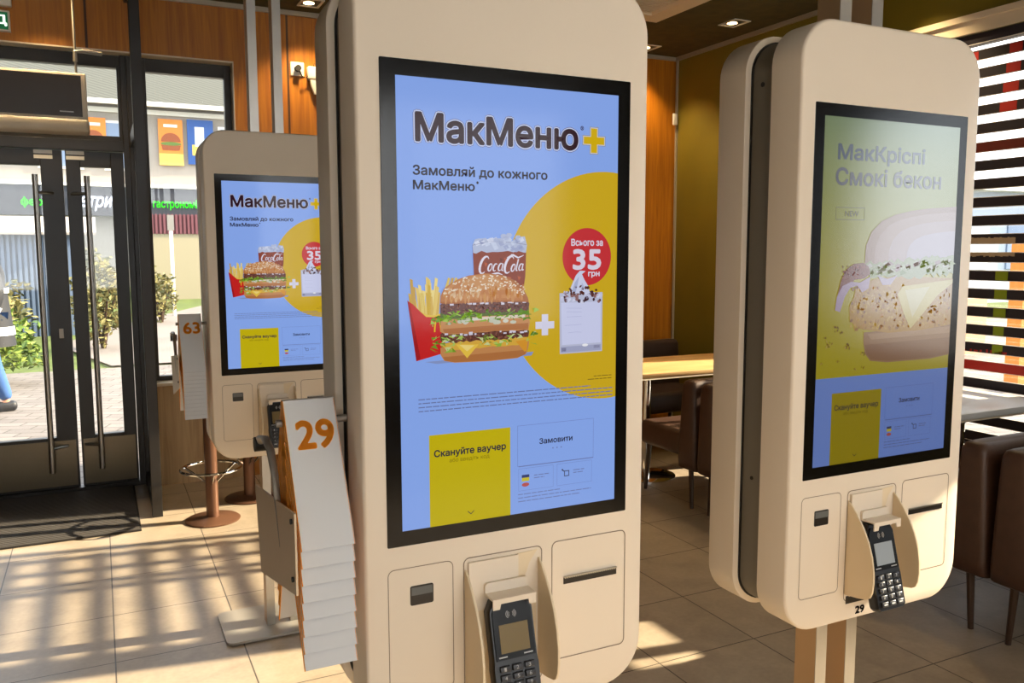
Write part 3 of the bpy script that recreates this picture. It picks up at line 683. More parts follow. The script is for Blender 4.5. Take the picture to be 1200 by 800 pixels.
for kx, ky, n, step, num, grp in ((XA, YF, 8, .0262, '29', 'white number tents hung beside the nearest kiosk'), (XC, YC, 13, .0145, '63', 'white number tents hung beside the distant kiosk')):
    plain = None
    for i in range(n):
        y0 = ky+.097; loc = (kx-.0985, y0, 1.279-i*step)
        if i == 0:
            o = make_tent(num, step*.18).build('number_tent', smooth=0)
            tag(o, 'white table tent with orange number %s, topmost of the stack on its rack' % num, 'table number', grp)
        else:
            if plain is None: plain = make_tent(None, step*.18).build('number_tent', smooth=0); o = plain
            else: o = plain.copy(); COL.objects.link(o)
            where = {1: 'directly under the numbered one', n-1: 'lowest of the stack'}.get(i, 'showing only its lower rim within the stack')
            side = 'nearest kiosk, 29 stack' if num == '29' else 'distant kiosk, 63 stack'
            nth = ['', 'second', 'third', 'fourth', 'fifth', 'sixth', 'seventh', 'eighth', 'ninth', 'tenth', 'eleventh', 'twelfth', 'thirteenth'][i]
            tag(o, 'white orange-lined table tent, %s from the top, %s' % (nth, side), 'table number', grp)
        o.location = loc

# ---------------------------------------------------------------- room shell
YW = 5.80; YG = 5.93; XR = 4.36; ZC = 3.09
mb = MB(); mb.box(-3.2, XR+.2, -4.2, 6.0, -.12, 0, tile_mat()); struct(mb.build('floor', smooth=0))
mb = MB(); mb.box(-3.2, XR+.2, -4.2, 6.1, ZC, ZC+.2, M['ceil']); struct(mb.build('ceiling', smooth=0))
mb = MB()
mb.box(-3.2, .848, YW, 6.05, 2.73, ZC, M['wood']); mb.box(.848, XR, YW, 6.05, 0, ZC, M['wood']); mb.box(-3.2, -2.0, YW, 6.05, 0, 2.73, M['wood'])
mb.box(.262, .848, YW, 6.05, 0, .655, M['woodpale'])
struct(mb.build('wall_back', smooth=0))
mb = MB(); mb.box(.842, .8485, YW-.002, YG, .655, 2.73, M['cream']); mb.box(-2.0, .8485, YW-.002, YG+.1, 2.722, 2.7305, M['cream']); struct(mb.build('trim_1', smooth=0))
mb = MB(); mb.box(.262, .848, YW-.03, YG, .655, .675, M['cream']); struct(mb.build('trim_2', smooth=0, bevel=.003))
mb = MB()
for y0, y1, z0, z1 in ((4.6, 6.05, 0, ZC), (-4.2, 4.6, 2.70, ZC), (2.56, 2.64, 0, 2.70), (2.64, 4.6, 0, .36), (1.12, 1.5, 0, 2.70), (-2.9, 1.12, 0, .85), (-2.9, 1.12, 2.46, 2.70), (-4.2, -2.9, 0, 2.70)):
    mb.box(XR, XR+.2, y0, y1, z0, z1, M['green'])
for y0, y1, z0, z1 in ((1.5, 2.56, 0, 1.225), (1.5, 2.56, 1.37, 1.60), (1.5, 1.985, 1.225, 1.37), (2.055, 2.135, 1.225, 1.37), (2.345, 2.56, 1.225, 1.37)): mb.box(XR, XR+.02, y0, y1, z0, z1, M['green'])  # unseen thin wall, gaps shaped to let sun patches onto the floor
struct(mb.build('wall_right', smooth=0))
mb = MB()
for a, b, c, d in ((-3.2, XR+.2, 0, .85), (-3.2, XR+.2, 2.72, ZC), (-3.2, -2.2, .85, 2.72), (3.7, XR+.2, .85, 2.72), (.5, .8, .85, 2.72)): mb.box(a, b, -4.2, -4.0, c, d, M['plaster'])
struct(mb.build('wall_rear', smooth=0))
mb = MB()
for a, b, c, d in ((-4.2, 6.05, 0, ZC),): mb.box(-3.2, -3.0, a, b, c, d, M['plaster'])
struct(mb.build('wall_left', smooth=0))
mb = MB(); mb.box(.0, XR, YW-.02, YW, ZC-.03, ZC, M['trim']); mb.box(-3, 0, YW-.02, YW, ZC-.03, ZC, M['trim']); mb.box(XR-.02, XR, -4, YW-.02, ZC-.03, ZC, M['trim']); struct(mb.build('trim_3', smooth=0))
mb = MB(); mb.box(XR-.03, XR+.01, -2.95, 4.68, 2.755, 2.79, M['cream']); mb.box(XR-.012, XR+.01, -2.95, 4.68, 2.69, 2.755, M['cream']); struct(mb.build('trim_4', smooth=0, bevel=.002))
mb = MB(); mb.box(XR-.018, XR, YW-.035, YW-.02, 0, ZC-.03, M['trim']); struct(mb.build('trim_5', smooth=0))

# doors
def frame_rect(mb, x0, x1, z0, z1, l, r, b, t, y0, y1, m):
    mb.box(x0, x0+l, y0, y1, z0, z1, m); mb.box(x1-r, x1, y0, y1, z0, z1, m); mb.box(x0+l, x1-r, y0, y1, z0, z0+b, m); mb.box(x0+l, x1-r, y0, y1, z1-t, z1, m)
def door(n, x0, x1, l, r, hx, hside):
    mb = MB(); frame_rect(mb, x0, x1, .03, 2.13, l, r, .325, .095, YG-.03, YG+.03, M['frame']); d = struct(mb.build('door_%d' % n, smooth=0, bevel=.003))
    mb = MB(); mb.box(x0+l-.003, x1-r+.003, YG-.004, YG+.004, .35, 2.04, M['glass']); mb.build('glass_pane', d, smooth=0)
    mb = MB(); mb.box(x0+.012, x1-.012, YG-.034, YG-.0305, .045, .335, M['kick']); mb.build('kick_plate', d, smooth=0)
    mb = MB(); mb.tube([(hx, YG-.10, .15), (hx, YG-.10, 1.975)], .0165, M['steel'], 16)
    for z in (.30, 1.868): mb.tube([(hx, YG-.10, z), (hx+hside*.09, YG-.03, z)], .009, M['steel'], 10)
    mb.build('pull_handle', d)
    mb = MB()
    c = (x1-.10) if hside > 0 else (x0+.055)
    for z in (2.118, 2.088): mb.box(c-.05, c+.05, YG-.0325, YG-.0302, z-.012, z+.010, M['white'])
    mb.build('hinge_label', d, smooth=0)
    return d
dl = door(1, -1.15, -.165, .11, .118, -.312, 1)
mb = MB(); mb.rbox(-.235, -.210, YG-.034, YG-.029, .98, 1.04, M['white'], .008, 3); mb.build('lock_cover', dl)
door(2, -.147, .178, .080, .075, -.034, -1)
mb = MB(); mb.box(.182, .262, YG-.05, YG+.04, 0, 2.722, M['frame']); mb.box(-2.0, .182, YG-.05, YG+.04, 2.135, 2.20, M['frame']); mb.box(-1.24, -1.155, YG-.05, YG+.04, 0, 2.135, M['frame']); mb.box(-2.0, -1.9, YG-.05, YG+.04, 0, 2.722, M['frame']); mb.box(-2, .182, YG-.06, YG+.04, 0, .028, M['frame'])
struct(mb.build('trim_6', smooth=0, bevel=.002))
def window(n, x0, x1, z0, z1, l, r, b, t):
    mb = MB(); frame_rect(mb, x0, x1, z0, z1, l, r, b, t, YG-.03, YG+.03, M['frame']); w = struct(mb.build('window_%d' % n, smooth=0, bevel=.002))
    mb = MB(); mb.box(x0+l-.003, x1-r+.003, YG-.004, YG+.004, z0+b-.003, z1-t+.003, M['glass']); mb.build('glass_pane', w, smooth=0)
window(1, -1.9, .182, 2.20, 2.722, .05, .02, .03, .075)
window(2, .262, .842, .675, 2.722, .066, .042, .03, .082)
window(3, -1.9, -1.24, .03, 2.135, .05, .05, .3, .05)
# windows of the right, rear and left walls (frames in the plane of the wall)
def side_window(n, y0, y1, z0, z1, mull=()):
    mb = MB(); x0, x1 = XR+.10, XR+.15
    for a, b, c, d in ((y0, y0+.05, z0, z1), (y1-.05, y1, z0, z1), (y0, y1, z0, z0+.05), (y0, y1, z1-.05, z1)): mb.box(x0, x1, a, b, c, d, M['frame'])
    for y in mull: mb.box(x0, x1, y-.03, y+.03, z0, z1, M['frame'])
    w = struct(mb.build('window_%d' % n, smooth=0)); mb = MB(); mb.box(x0+.02, x0+.026, y0+.05, y1-.05, z0+.05, z1-.05, M['glass']); mb.build('glass_pane', w, smooth=0)
side_window(4, 2.64, 4.6, .36, 2.70, (3.40, 3.96)); side_window(5, 1.5, 2.56, 1.60, 2.70); side_window(6, -2.9, 1.12, .85, 2.46, (-1.9, -.7))
mb = MB()
for x0, x1 in ((-2.2, .5), (.8, 3.7)):
    frame_rect(mb, x0, x1, .85, 2.72, .06, .06, .06, .06, -4.12, -4.07, M['frame']); mb.box((x0+x1)/2-.03, (x0+x1)/2+.03, -4.12, -4.07, .85, 2.72, M['frame'])
w = struct(mb.build('window_7', smooth=0)); mb = MB()
for x0, x1 in ((-2.2, .5), (.8, 3.7)): mb.box(x0+.06, x1-.06, -4.1, -4.094, .91, 2.66, M['glass'])
mb.build('glass_pane', w, smooth=0)

# vestibule side screen
mb = MB(); mb.box(.212, .268, 5.10, 5.15, 0, ZC, M['frame']); mb.box(.219, .262, 5.15, 5.88, 2.16, 2.24, M['frame']); mb.box(.219, .262, 5.15, 5.88, 0, .09, M['frame']); mb.box(.219, .262, 5.15, 5.88, ZC-.07, ZC, M['frame']); mb.box(.215, .265, 5.835, 5.88, 0, 2.71, M['frame'])
w = struct(mb.build('trim_7', smooth=0, bevel=.003)); mb = MB(); mb.box(.236, .244, 5.15, 5.835, .09, 2.16, M['glass']); mb.build('glass_pane', w, smooth=0)

# ---------------------------------------------------------------- blinds
def blind(label, y0, y1, x, decor, closed=None):
    t = thing('venetian_blind', label, 'blind', (x, (y0+y1)/2, 2.69), group=None)
    hy = (y1-y0)/2; zz = 2.69
    mb = MB(); mb.rbox(-.018, .022, -hy, hy, -.055, -.002, M['navy'], .004, 2); mb.box(-.020, -.0185, -hy, hy, -.0595, -.055, M['slatw']); mb.build('head_rail', t)
    for k in range(22):
        zc = 2.573-.1*k-zz; y_lo, y_hi = -hy, hy
        mb = MB(); m = M['navy']
        if decor and k == 5: m = M['dred']
        if decor and k == 17: m = M['red']
        hh = .0255
        mb.box(-.003, .003, y_lo, y_hi, zc-hh, zc+hh, m); mb.box(-.0035, .0035, y_lo, y_hi, zc+hh, zc+hh+.003, M['slatw']); mb.box(-.0035, .0035, y_lo, y_hi, zc-hh-.003, zc-hh, M['slatw'])
        if closed and k in closed: mb.box(.004, .010, y_lo, y_hi, zc+hh, zc+.0745, m)
        def patch(a, b, c, d, mm): mb.box(-.0042, -.003, a-(y0+y1)/2, b-(y0+y1)/2, zc+c, zc+d, mm)
        if decor:
            r = random.Random(k)
            if k in (0, 1, 2, 3): patch(2.885+.004*k, 2.955+.012*k, -.024, .024, M['red']); patch(3.13, 3.16, -.024, .02, M['red'])
            if k == 8: patch(3.16, 3.24, -.024, .01, M['red'])
            if k in (10, 11):
                for i in range(70):
                    a = 2.86+i*.011; hgt = r.uniform(.004, .02)
                    if k == 10: patch(a, a+.011, -.0255, .012-hgt*.4, M['sand'])
                    else: patch(a, a+.011, .0+hgt*.5, .0255, M['sand'])
            if k in (12, 13, 14, 15, 16):
                wd = .035 if k < 15 else .03; patch(2.925-wd, 2.925+wd, -.024, .024, M['cactus'])
            if k == 16:
                for i in range(26):
                    if r.random() < .6: patch(2.87+i*.012, 2.88+i*.012, -.024, -.024+r.uniform(.006, .02), M['red'])
        mb.build('slat', t, smooth=0)
    for yy in (3.67, 3.50, 3.86):  # hidden vertical strips added to cast cross bars on the floor
        mb = MB(); mb.box(-.0065, -.0045, yy-(y0+y1)/2-.03, yy-(y0+y1)/2+.03, -2.25, -.05, M['navy']); mb.box(.0045, .0065, yy-(y0+y1)/2-.03, yy-(y0+y1)/2+.03, -2.25, -.05, M['navy']); 
        if yy > 3.3: mb.build('shadow_strip', t, smooth=0)
    mb = MB(); mb.rbox(-.012, .012, -hy, hy, -2.26, -2.245, M['navy'], .003, 2); mb.build('bottom_rail', t)
blind('printed horizontal blind in front of the window at the right edge, red and green figures', 2.66, 3.92, XR+.03, True)

# ---------------------------------------------------------------- ceiling fittings
def downlight(x, y, label):
    t = thing('ceiling_downlight', label, 'ceiling light', (x, y, ZC-.001))
    mb = MB()
    for a, b, c, d in ((-.07, .07, -.09, -.075), (-.07, .07, .075, .09), (-.07, -.055, -.075, .075), (.055, .07, -.075, .075)): mb.box(a, b, c, d, -.006, 0, M['white'])
    mb.build('bezel', t, smooth=0)
    mb = MB(); mb.box(-.055, .055, -.075, .075, -.001, 0, M['dark']); mb.lathe([(.035, -.003), (.03, -.001)], mat('lamp_glow', (255, 230, 190), .5, emit=(255, 214, 150), estr=14), c=(-.01, .01, 0), n=16); mb.build('lamp', t)
    l = bpy.data.lights.new('downlight_beam', 'SPOT'); l.energy = 55; l.color = (1, .72, .38); l.spot_size = math.radians(105); l.spot_blend = .7; l.shadow_soft_size = .04
    lo = bpy.data.objects.new('downlight_beam', l); COL.objects.link(lo); lo.location = (0, 0, -.03); lo.parent = t
downlight(4.06, 4.75, 'square recessed downlight in the dark ceiling between the tall kiosks, near the green wall')
downlight(3.93, 5.60, 'square recessed downlight at the far ceiling edge just right of the nearest kiosk')
downlight(1.30, 5.55, 'square recessed downlight above the wall socket, left of the nearest kiosk')
downlight(-.2, 5.45, 'unseen downlight added above the entrance door to light the wood wall')  # out-of-view lamp added to warm the wood wall
downlight(4.06, 3.4, 'unseen square downlight added above the printed blind')  # another added lamp, out of view
t = thing('ceiling_cassette', 'beige ceiling air-conditioning cassette with dark grille at the top, right of the nearest kiosk', 'air conditioner', (3.05, 4.43, ZC))
mb = MB()
for i, (a, b) in enumerate(((.45, 0.), (.44, -.03), (.33, -.035), (.32, -.02))): pass
frame = [(.45, -.001), (.45, -.028), (.43, -.04), (.30, -.04), (.285, -.022)]
mb.loft([[(sx*a, sy*a, z) for sx, sy in ((1, 1), (-1, 1), (-1, -1), (1, -1))] for a, z in frame], M['cream'], False, False); mb.build('frame', t, smooth=0)
mb = MB(); mb.box(-.285, .285, -.285, .285, -.022, -.010, M['dark'])
for i in range(19): mb.box(-.28, .28, -.275+i*.0305, -.262+i*.0305, -.030, -.022, M['cream'])
mb.build('grille', t, smooth=0)
# linear ceiling lamps farther back in the room
lampm = mat('tube_glow', (255, 240, 220), .5, emit=(255, 238, 214), estr=7)
for i, (x, y, lab) in enumerate(((2.4, -.4, 'long ceiling strip lamp behind the viewer on the right, nearer one'), (2.4, -1.9, 'long ceiling strip lamp behind the viewer on the right, farther one'), (-.6, -1.2, 'long ceiling strip lamp behind the viewer on the left'))):
    t = thing('strip_lamp', lab, 'ceiling light', (x, y, ZC-.001)); mb = MB(); mb.box(-.75, .75, -.06, .06, -.04, .006, M['white']); mb.build('housing', t, smooth=0, bevel=.004)
    mb = MB(); mb.box(-.73, .73, -.045, .045, -.046, -.0402, lampm); mb.build('diffuser', t, smooth=0)
    l = bpy.data.lights.new('strip_light', 'AREA'); l.shape = 'RECTANGLE'; l.size = 1.4; l.size_y = .1; l.energy = 9; l.color = (1, .82, .6); lo = bpy.data.objects.new('strip_light', l); COL.objects.link(lo); lo.parent = t; lo.location = (0, 0, -.06)

# ---------------------------------------------------------------- things near the door
t = thing('air_curtain', 'hanging air curtain with dark front and cream rim above the entrance door, top left', 'air curtain', (-.62, 5.5, 2.19))
mb = MB(); mb.rbox(-.62, .612, 0, .16, .055, .335, M['cream'], .012, 3); mb.rbox(-.62, .618, -.035, .15, 0, .075, M['cream'], .02, 3); mb.build('body', t)
mb = MB(); mb.box(-.60, .585, -.006, .001, .09, .318, mat('curtain_dark_face', (44, 34, 26), .35)); mb.build('front_panel', t, smooth=0)
mb = MB(); mb.box(.47, .54, -.0075, -.006, .112, .118, M['inkw']); mb.build('badge', t, smooth=0)
mb = MB(); mb.tube([(.563, .02, .33), (.563, .02, .90)], .007, M['rackg'], 8); mb.tube([(.563, .02, .40), (.563, .02, .455), (.60, .02, .462), (.70, .05, .462)], .012, M['rackg'], 8); mb.build('hanger_rod', t)
t = thing('exit_sign', 'green exit sign with white lettering high on the wood at the top-left corner', 'sign', (-.56, YW, 2.833))
mb = MB(); mb.box(-.175, .175, -.035, 0, -.058, .058, M['white']); mb.box(-.165, .165, -.0365, -.035, -.048, .048, mat('exit_green', (10, 92, 54), .4, emit=(10, 100, 60), estr=.5)); mb.build('case', t, smooth=0)
mb = MB(); text_on(mb, 'ВИХІД', lambda u, v, d: (-.14+u*.30, -.038, -.03+v*.062), mat('exit_white', (236, 244, 236), .5, emit=(230, 244, 236), estr=.6), 0, 0, .02); mb.build('lettering', t, smooth=0)
mb = MB(); mb.rbox(-.75, -.372, YW-.05, YW-.001, 2.915, 3.01, M['white'], .008, 3); tag(mb.build('emergency_lamp'), 'white emergency lamp box right above the green exit sign', 'lamp')
t = thing('wall_socket', 'beige wall socket with black plug high on the wood panel', 'socket', (1.255, YW, 2.72))
mb = MB(); mb.rbox(-.045, .045, -.012, 0, -.045, .045, M['white'], .004, 3); mb.build('plate', t)
mb = MB(); mb.cyl((0, -.012, 0), (0, -.05, 0), .02, M['black']); mb.build('plug', t)
mb = MB(); mb.tube([(0, -.045, 0), (.02, -.05, -.05), (.05, -.04, -.06), (.09, -.03, -.02), (.11, -.03, .04), (.14, -.03, .03), (.15, -.03, -.02), (.13, -.03, -.06), (.10, -.02, -.04)], .004, M['black'], 6); mb.build('cable', t)
t = thing('motion_sensor', 'small white wall device beside the socket, its cable looping', 'sensor', (1.385, YW, 2.68))
mb = MB(); mb.rbox(-.07, .07, -.05, .004, -.03, .06, M['white'], .015, 3); mb.loft([[(x*k, -.028+y*k, z) for x, y in rrect(-.055, .055, -.02, .02, .012, 3)] for k, z in ((1, -.03), (.9, -.07), (.5, -.12))], M['white']); mb.build('case', t)
mb = MB(); mb.rbox(4.30, 4.345, YW-.055, YW-.036, 2.54, 2.635, M['white'], .008, 3); tag(mb.build('detector'), 'white rounded alarm detector at the corner where the wood meets the green wall', 'sensor')

t = thing('door_mat', 'dark ribbed entrance mat on the tiles in front of the door', 'mat', (-.9, 5.37, 0))
mb = MB(); mb.box(-1.1, 1.045, -.49, .49, .001, .010, M['mat_']); mb.build('base', t, smooth=0)
mb = MB()
for i in range(40): mb.box(-1.09, 1.035, -.482+i*.0243, -.472+i*.0243, .0095, .013, M['rib'])
mb.build('ribs', t, smooth=0)

def stool(label, x, y, h=.70):
    t = thing('pedestal_stool', label, 'stool', (x, y, 0), group='bronze pedestal stools by the entrance window')
    mb = MB(); mb.lathe([(.148, .0), (.150, .006), (.142, .012), (.05, .018), (.04, .024)], M['bronze'], n=48); mb.build('base', t)
    mb = MB(); mb.cyl((0, 0, .018), (0, 0, h-.02), .034, M['bronze'], n=28); mb.build('column', t)
    mb = MB(); mb.tube([(.160*math.cos(a), .160*math.sin(a), .300) for a in [2*PI*i/48 for i in range(48)]], .0085, M['chrome'], 10, closed=True)
    for a in (.5, .5+2*PI/3, .5+4*PI/3): mb.tube([(.155*math.cos(a), .155*math.sin(a), .297), (.09*math.cos(a), .09*math.sin(a), .255), (.033*math.cos(a), .033*math.sin(a), .215)], .007, M['chrome'], 8)
    mb.build('foot_ring', t)
    mb = MB(); mb.lathe([(.02, h-.03), (.10, h-.025), (.125, h-.01), (.13, h+.01), (.125, h+.03), (.10, h+.042), (.01, h+.046)], M['leather'], n=36); mb.build('seat', t)
stool('bronze pedestal stool with a bright chrome foot ring in front of the entrance window', .518, 4.915)
stool('farther bronze pedestal stool, only its lower column and base seen under the distant kiosk', .776, 5.263)

# ---------------------------------------------------------------- seating
def bench(label, x, y, facing, h=.765, w=1.18, m='leather', grp='low leather benches'):
    # local +y is where the sitter looks; origin at left-rear corner on the floor
    t = thing('leather_bench', label, 'bench', (x, y, 0), 0 if facing > 0 else PI, group=grp)
    X0, X1 = (0, w) if facing > 0 else (-w, 0)
    mb = MB(); mb.rbox(X0+.01, X1-.01, .125, .56, .30, .455, M[m], .035, 4); mb.build('seat', t)
    # backrest: slightly tapered towards the top
    loops = []
    for z, a, b, ins in ((.235, .000, .155, .02), (.245, -.0, .165, .006), (.30, 0, .165, 0), (.50, .008, .150, 0), (.70, .018, .134, 0), (h-.03, .022, .130, 0), (h-.008, .030, .122, .010), (h, .045, .107, .022)):
        loops.append([(px, py, z) for px, py in rrect(X0+ins, X1-ins, a, b, .028, 4)])
    mb = MB(); mb.loft(loops, M[m]); mb.build('backrest', t, smooth=50)
    mb = MB()
    for k in range(1, 3): mb.tube([(X0+(X1-X0)*k/3, .153, .46), (X0+(X1-X0)*k/3, .133, h-.03)], .003, M['black'], 6)
    mb.build('back_seam', t)
    for px in (X0+.05, X1-.05):
        for py, dy in ((.09, -.02), (.50, .04)):
            mb = MB(); mb.tube([(px, py, .33), (px, py+dy, .0)], [.018, .011], M['leg'], 10); mb.build('leg', t)
    return t
bench('brown leather bench seat seen between the two tall kiosks, facing the wooden table', 3.03, 3.80, 1)
bench('brown leather bench backing onto the one at the wooden table, beside the right kiosk', 3.03, 3.785, -1)
bench('brown leather bench behind the kiosk marked 29, partly hidden by its right edge', 3.03, 2.025, 1)
bench('brown leather bench at the right edge of the frame, back to back with its neighbour', 3.03, 2.01, -1)
bench('dark leather bench against the far wood wall beyond the wooden table', 3.03, 5.62, -1, h=.80, m='leatherd')

def table(label, x0, x1, y0, y1, m, zt=.752):
    cx, cy = (x0+x1)/2, (y0+y1)/2
    t = thing('dining_table', label, 'table', (cx, cy, 0))
    mb = MB(); mb.rbox(x0-cx, x1-cx, y0-cy, y1-cy, zt-.032, zt, m, .006, 2); mb.build('top', t)
    mb = MB(); mb.box(x0-cx+.002, x1-cx-.002, y0-cy+.002, y1-cy-.002, zt-.040, zt-.0325, M['cream']); mb.build('edge_band', t, smooth=0)
    for sx in (-.32, .32):
        mb = MB(); mb.cyl((sx, 0, .02), (sx, 0, zt-.04), .028, M['chrome'], n=24); mb.lathe([(.20, 0), (.20, .006), (.17, .014), (.04, .022)], M['chrome'], c=(sx, 0, 0), n=40); mb.build('pedestal', t)
    return t
table('sunlit light-wood table between the tall kiosks', 2.96, 4.22, 4.27, 4.95, M['woodtop'])
table('pale grey table in front of the printed blind at the right edge', 3.1, 4.30, 2.535, 3.19, M['greytop'])

# ---------------------------------------------------------------- outside
def at_ground(y): return -.03 if y < 12 else -.03+(y-12)*.042
ground = mat('paving_grey', (118, 110, 104), .85, var=.12, vscale=1.2)
def paving():
    m = bpy.data.materials.new('paving_slabs'); m.use_nodes = True; N = m.node_tree.nodes; L = m.node_tree.links; b = N['Principled BSDF']
    tc = N.new('ShaderNodeTexCoord'); mp = N.new('ShaderNodeMapping'); mp.inputs['Rotation'].default_value = (0, 0, .35); L.new(tc.outputs['Object'], mp.inputs[0])
    br = N.new('ShaderNodeTexBrick'); br.inputs['Scale'].default_value = 1.6; br.inputs['Mortar Size'].default_value = .012; br.offset = .5
    br.inputs['Color1'].default_value = (*lin((122, 114, 108)), 1); br.inputs['Color2'].default_value = (*lin((104, 97, 92)), 1); br.inputs['Mortar'].default_value = (*lin((66, 60, 54)), 1)
    L.new(mp.outputs[0], br.inputs[0]); L.new(br.outputs[0], b.inputs['Base Color']); b.inputs['Roughness'].default_value = .85
    return m
mb = MB(); mb.box(-14, 40, 6.05, 12.4, -.3, -.03, paving()); struct(mb.build('pavement', smooth=0))
mb = MB(); mb.box(XR+.2, 40, -12, 6.05, -.3, -.03, paving()); struct(mb.build('side_pavement', smooth=0))
grass = mat('lawn_green', (76, 90, 34), .95, var=.3, vscale=5)
mb = MB(); mb.add([(-14, 12.4, -.03), (40, 12.4, -.03), (40, 34, .88), (-14, 34, .88), (-14, 12.4, -.3), (40, 12.4, -.3), (40, 34, -.3), (-14, 34, -.3)], [(0, 1, 2, 3), (4, 7, 6, 5), (0, 4, 5, 1), (1, 5, 6, 2), (2, 6, 7, 3), (3, 7, 4, 0)], grass); struct(mb.build('lawn', smooth=0))
mb = MB(); mb.add([(.1, 12.4, .0), (3.6, 12.4, .0), (4.4, 24, .50), (.15, 16.5, .19), (-.6, 14.5, .10)], [(0, 1, 2, 3, 4)], ground); struct(mb.build('garden_path', smooth=0))

def leaves(mb, cx, cy, cz, rx, ry, rz, n, ms, rnd, size=.06):
    for _ in range(n):
        while True:
            p = Vector((rnd.uniform(-1, 1), rnd.uniform(-1, 1), rnd.uniform(-1, 1)))
            if .25 < p.length < 1: break
        p = p*(.75+.35*math.sin(p.x*5+p.z*4+p.y*3)*.5+.1)
        c = Vector((cx+p.x*rx, cy+p.y*ry, cz+p.z*rz)); s = size*rnd.uniform(.6, 1.3)
        R = Matrix.Rotation(rnd.random()*6, 3, 'X') @ Matrix.Rotation(rnd.random()*6, 3, 'Z')
        q = [R @ Vector(v)*s for v in ((-1, 0, 0), (0, -.45, .1), (1, 0, 0), (0, .45, .1))]
        mb.add([tuple(c+v) for v in q], [(0, 1, 2, 3)], rnd.choice(ms))
G = [mat('leaf_a', (96, 122, 40), .7), mat('leaf_b', (140, 156, 66), .7), mat('leaf_c', (60, 86, 30), .7)]
G2 = [mat('leaf_d', (110, 104, 56), .8), mat('leaf_e', (150, 138, 84), .8), mat('leaf_f', (74, 76, 42), .8)]
def bush(label, x, y, w, h, G_, n, size=.06, seed=1):
    rnd = random.Random(seed); z0 = at_ground(y); t = thing('garden_bush', label, 'bush', (x, y, z0))
    mb = MB(); leaves(mb, 0, 0, h*.52, w/2, w/2*.7, h*.5, n, G_, rnd, size); mb.build('foliage', t, smooth=0)
    mb = MB()
    for k in range(5): a = k*1.3; mb.tube([(0, 0, -.02), (math.cos(a)*w*.12, math.sin(a)*w*.1, h*.35), (math.cos(a)*w*.25, math.sin(a)*w*.2, h*.6)], [.03, .02, .008], M['leg'], 6)
    mb.build('stem', t)
bush('bright green juniper bush outside, low in the left door pane', -1.45, 11.3, 2.0, .98, G, 2600, .05, 1)
bush('tall olive-brown bush outside behind the green one in the left door pane', -1.75, 13.7, 2.2, 1.38, G2, 2200, .06, 2)
bush('narrow olive bush outside seen through the right door pane', .02, 14.0, .95, 1.55, G2, 1300, .05, 3)
bush('small thin shrub outside behind the side window, before the cream wall', 1.02, 17.0, .7, 1.1, G2, 500, .05, 4)
bush('large brownish bush outside farther left beyond the door', -4.6, 14.6, 2.4, 1.6, G2, 1400, .07, 6)

# shop building
t = thing('shop_building', 'pale two-storey shop building across the lawn with grey sloping roof and dark sign band', 'building', (0, 26, .4))
facade = mat('facade_cream', (156, 148, 138), .8, var=.05, vscale=2)
mb = MB(); mb.box(-12, 16, 0, 8, 0, 5.25, facade); mb.box(-12, 16, -.08, 0, 4.92, 5.05, M['white']); mb.build('wall', t, smooth=0)
def roofm():
    m = bpy.data.materials.new('roof_sheet'); m.use_nodes = True; N = m.node_tree.nodes; L = m.node_tree.links; b = N['Principled BSDF']
    tc = N.new('ShaderNodeTexCoord'); wv = N.new('ShaderNodeTexWave'); wv.inputs['Scale'].default_value = 2.2; wv.inputs['Distortion'].default_value = .6; wv.bands_direction = 'DIAGONAL'
    L.new(tc.outputs['Object'], wv.inputs[0]); cr = N.new('ShaderNodeValToRGB'); cr.color_ramp.elements[0].color = (*lin((58, 58, 50)), 1); cr.color_ramp.elements[1].color = (*lin((80, 80, 70)), 1)
    L.new(wv.outputs[1], cr.inputs[0]); L.new(cr.outputs[0], b.inputs['Base Color']); b.inputs['Roughness'].default_value = .8
    return m
mb = MB(); mb.add([(-12.4, -.5, 5.15), (16.4, -.5, 5.15), (16.4, 4, 7.6), (-12.4, 4, 7.6), (16.4, 8.4, 5.15), (-12.4, 8.4, 5.15)], [(0, 1, 2, 3), (3, 2, 4, 5), (0, 5, 4, 1), (0, 3, 5), (1, 4, 2)], roofm())
mb.box(-12.4, 16.4, -.56, -.44, 5.08, 5.2, M['white']); mb.build('roof', t, smooth=0)
wing = mat('pane_blue', (120, 136, 160), .2)
for x, w, c in ((.30, 1.1, None), (-1.3, 1.1, None), (-3.4, 1.1, None), (3.3, 1.0, None), (5.3, 1.2, None)):
    mb = MB(); mb.box(x, x+w, -.05, .02, 3.35, 4.7, M['white']); fr = mb.build('window', t, smooth=0); mb = MB(); mb.box(x+.08, x+w-.08, -.07, -.05, 3.42, 4.63, wing); mb.box(x+w/2-.03, x+w/2+.03, -.075, -.07, 3.42, 4.63, M['white']); mb.build('pane', fr, smooth=0)
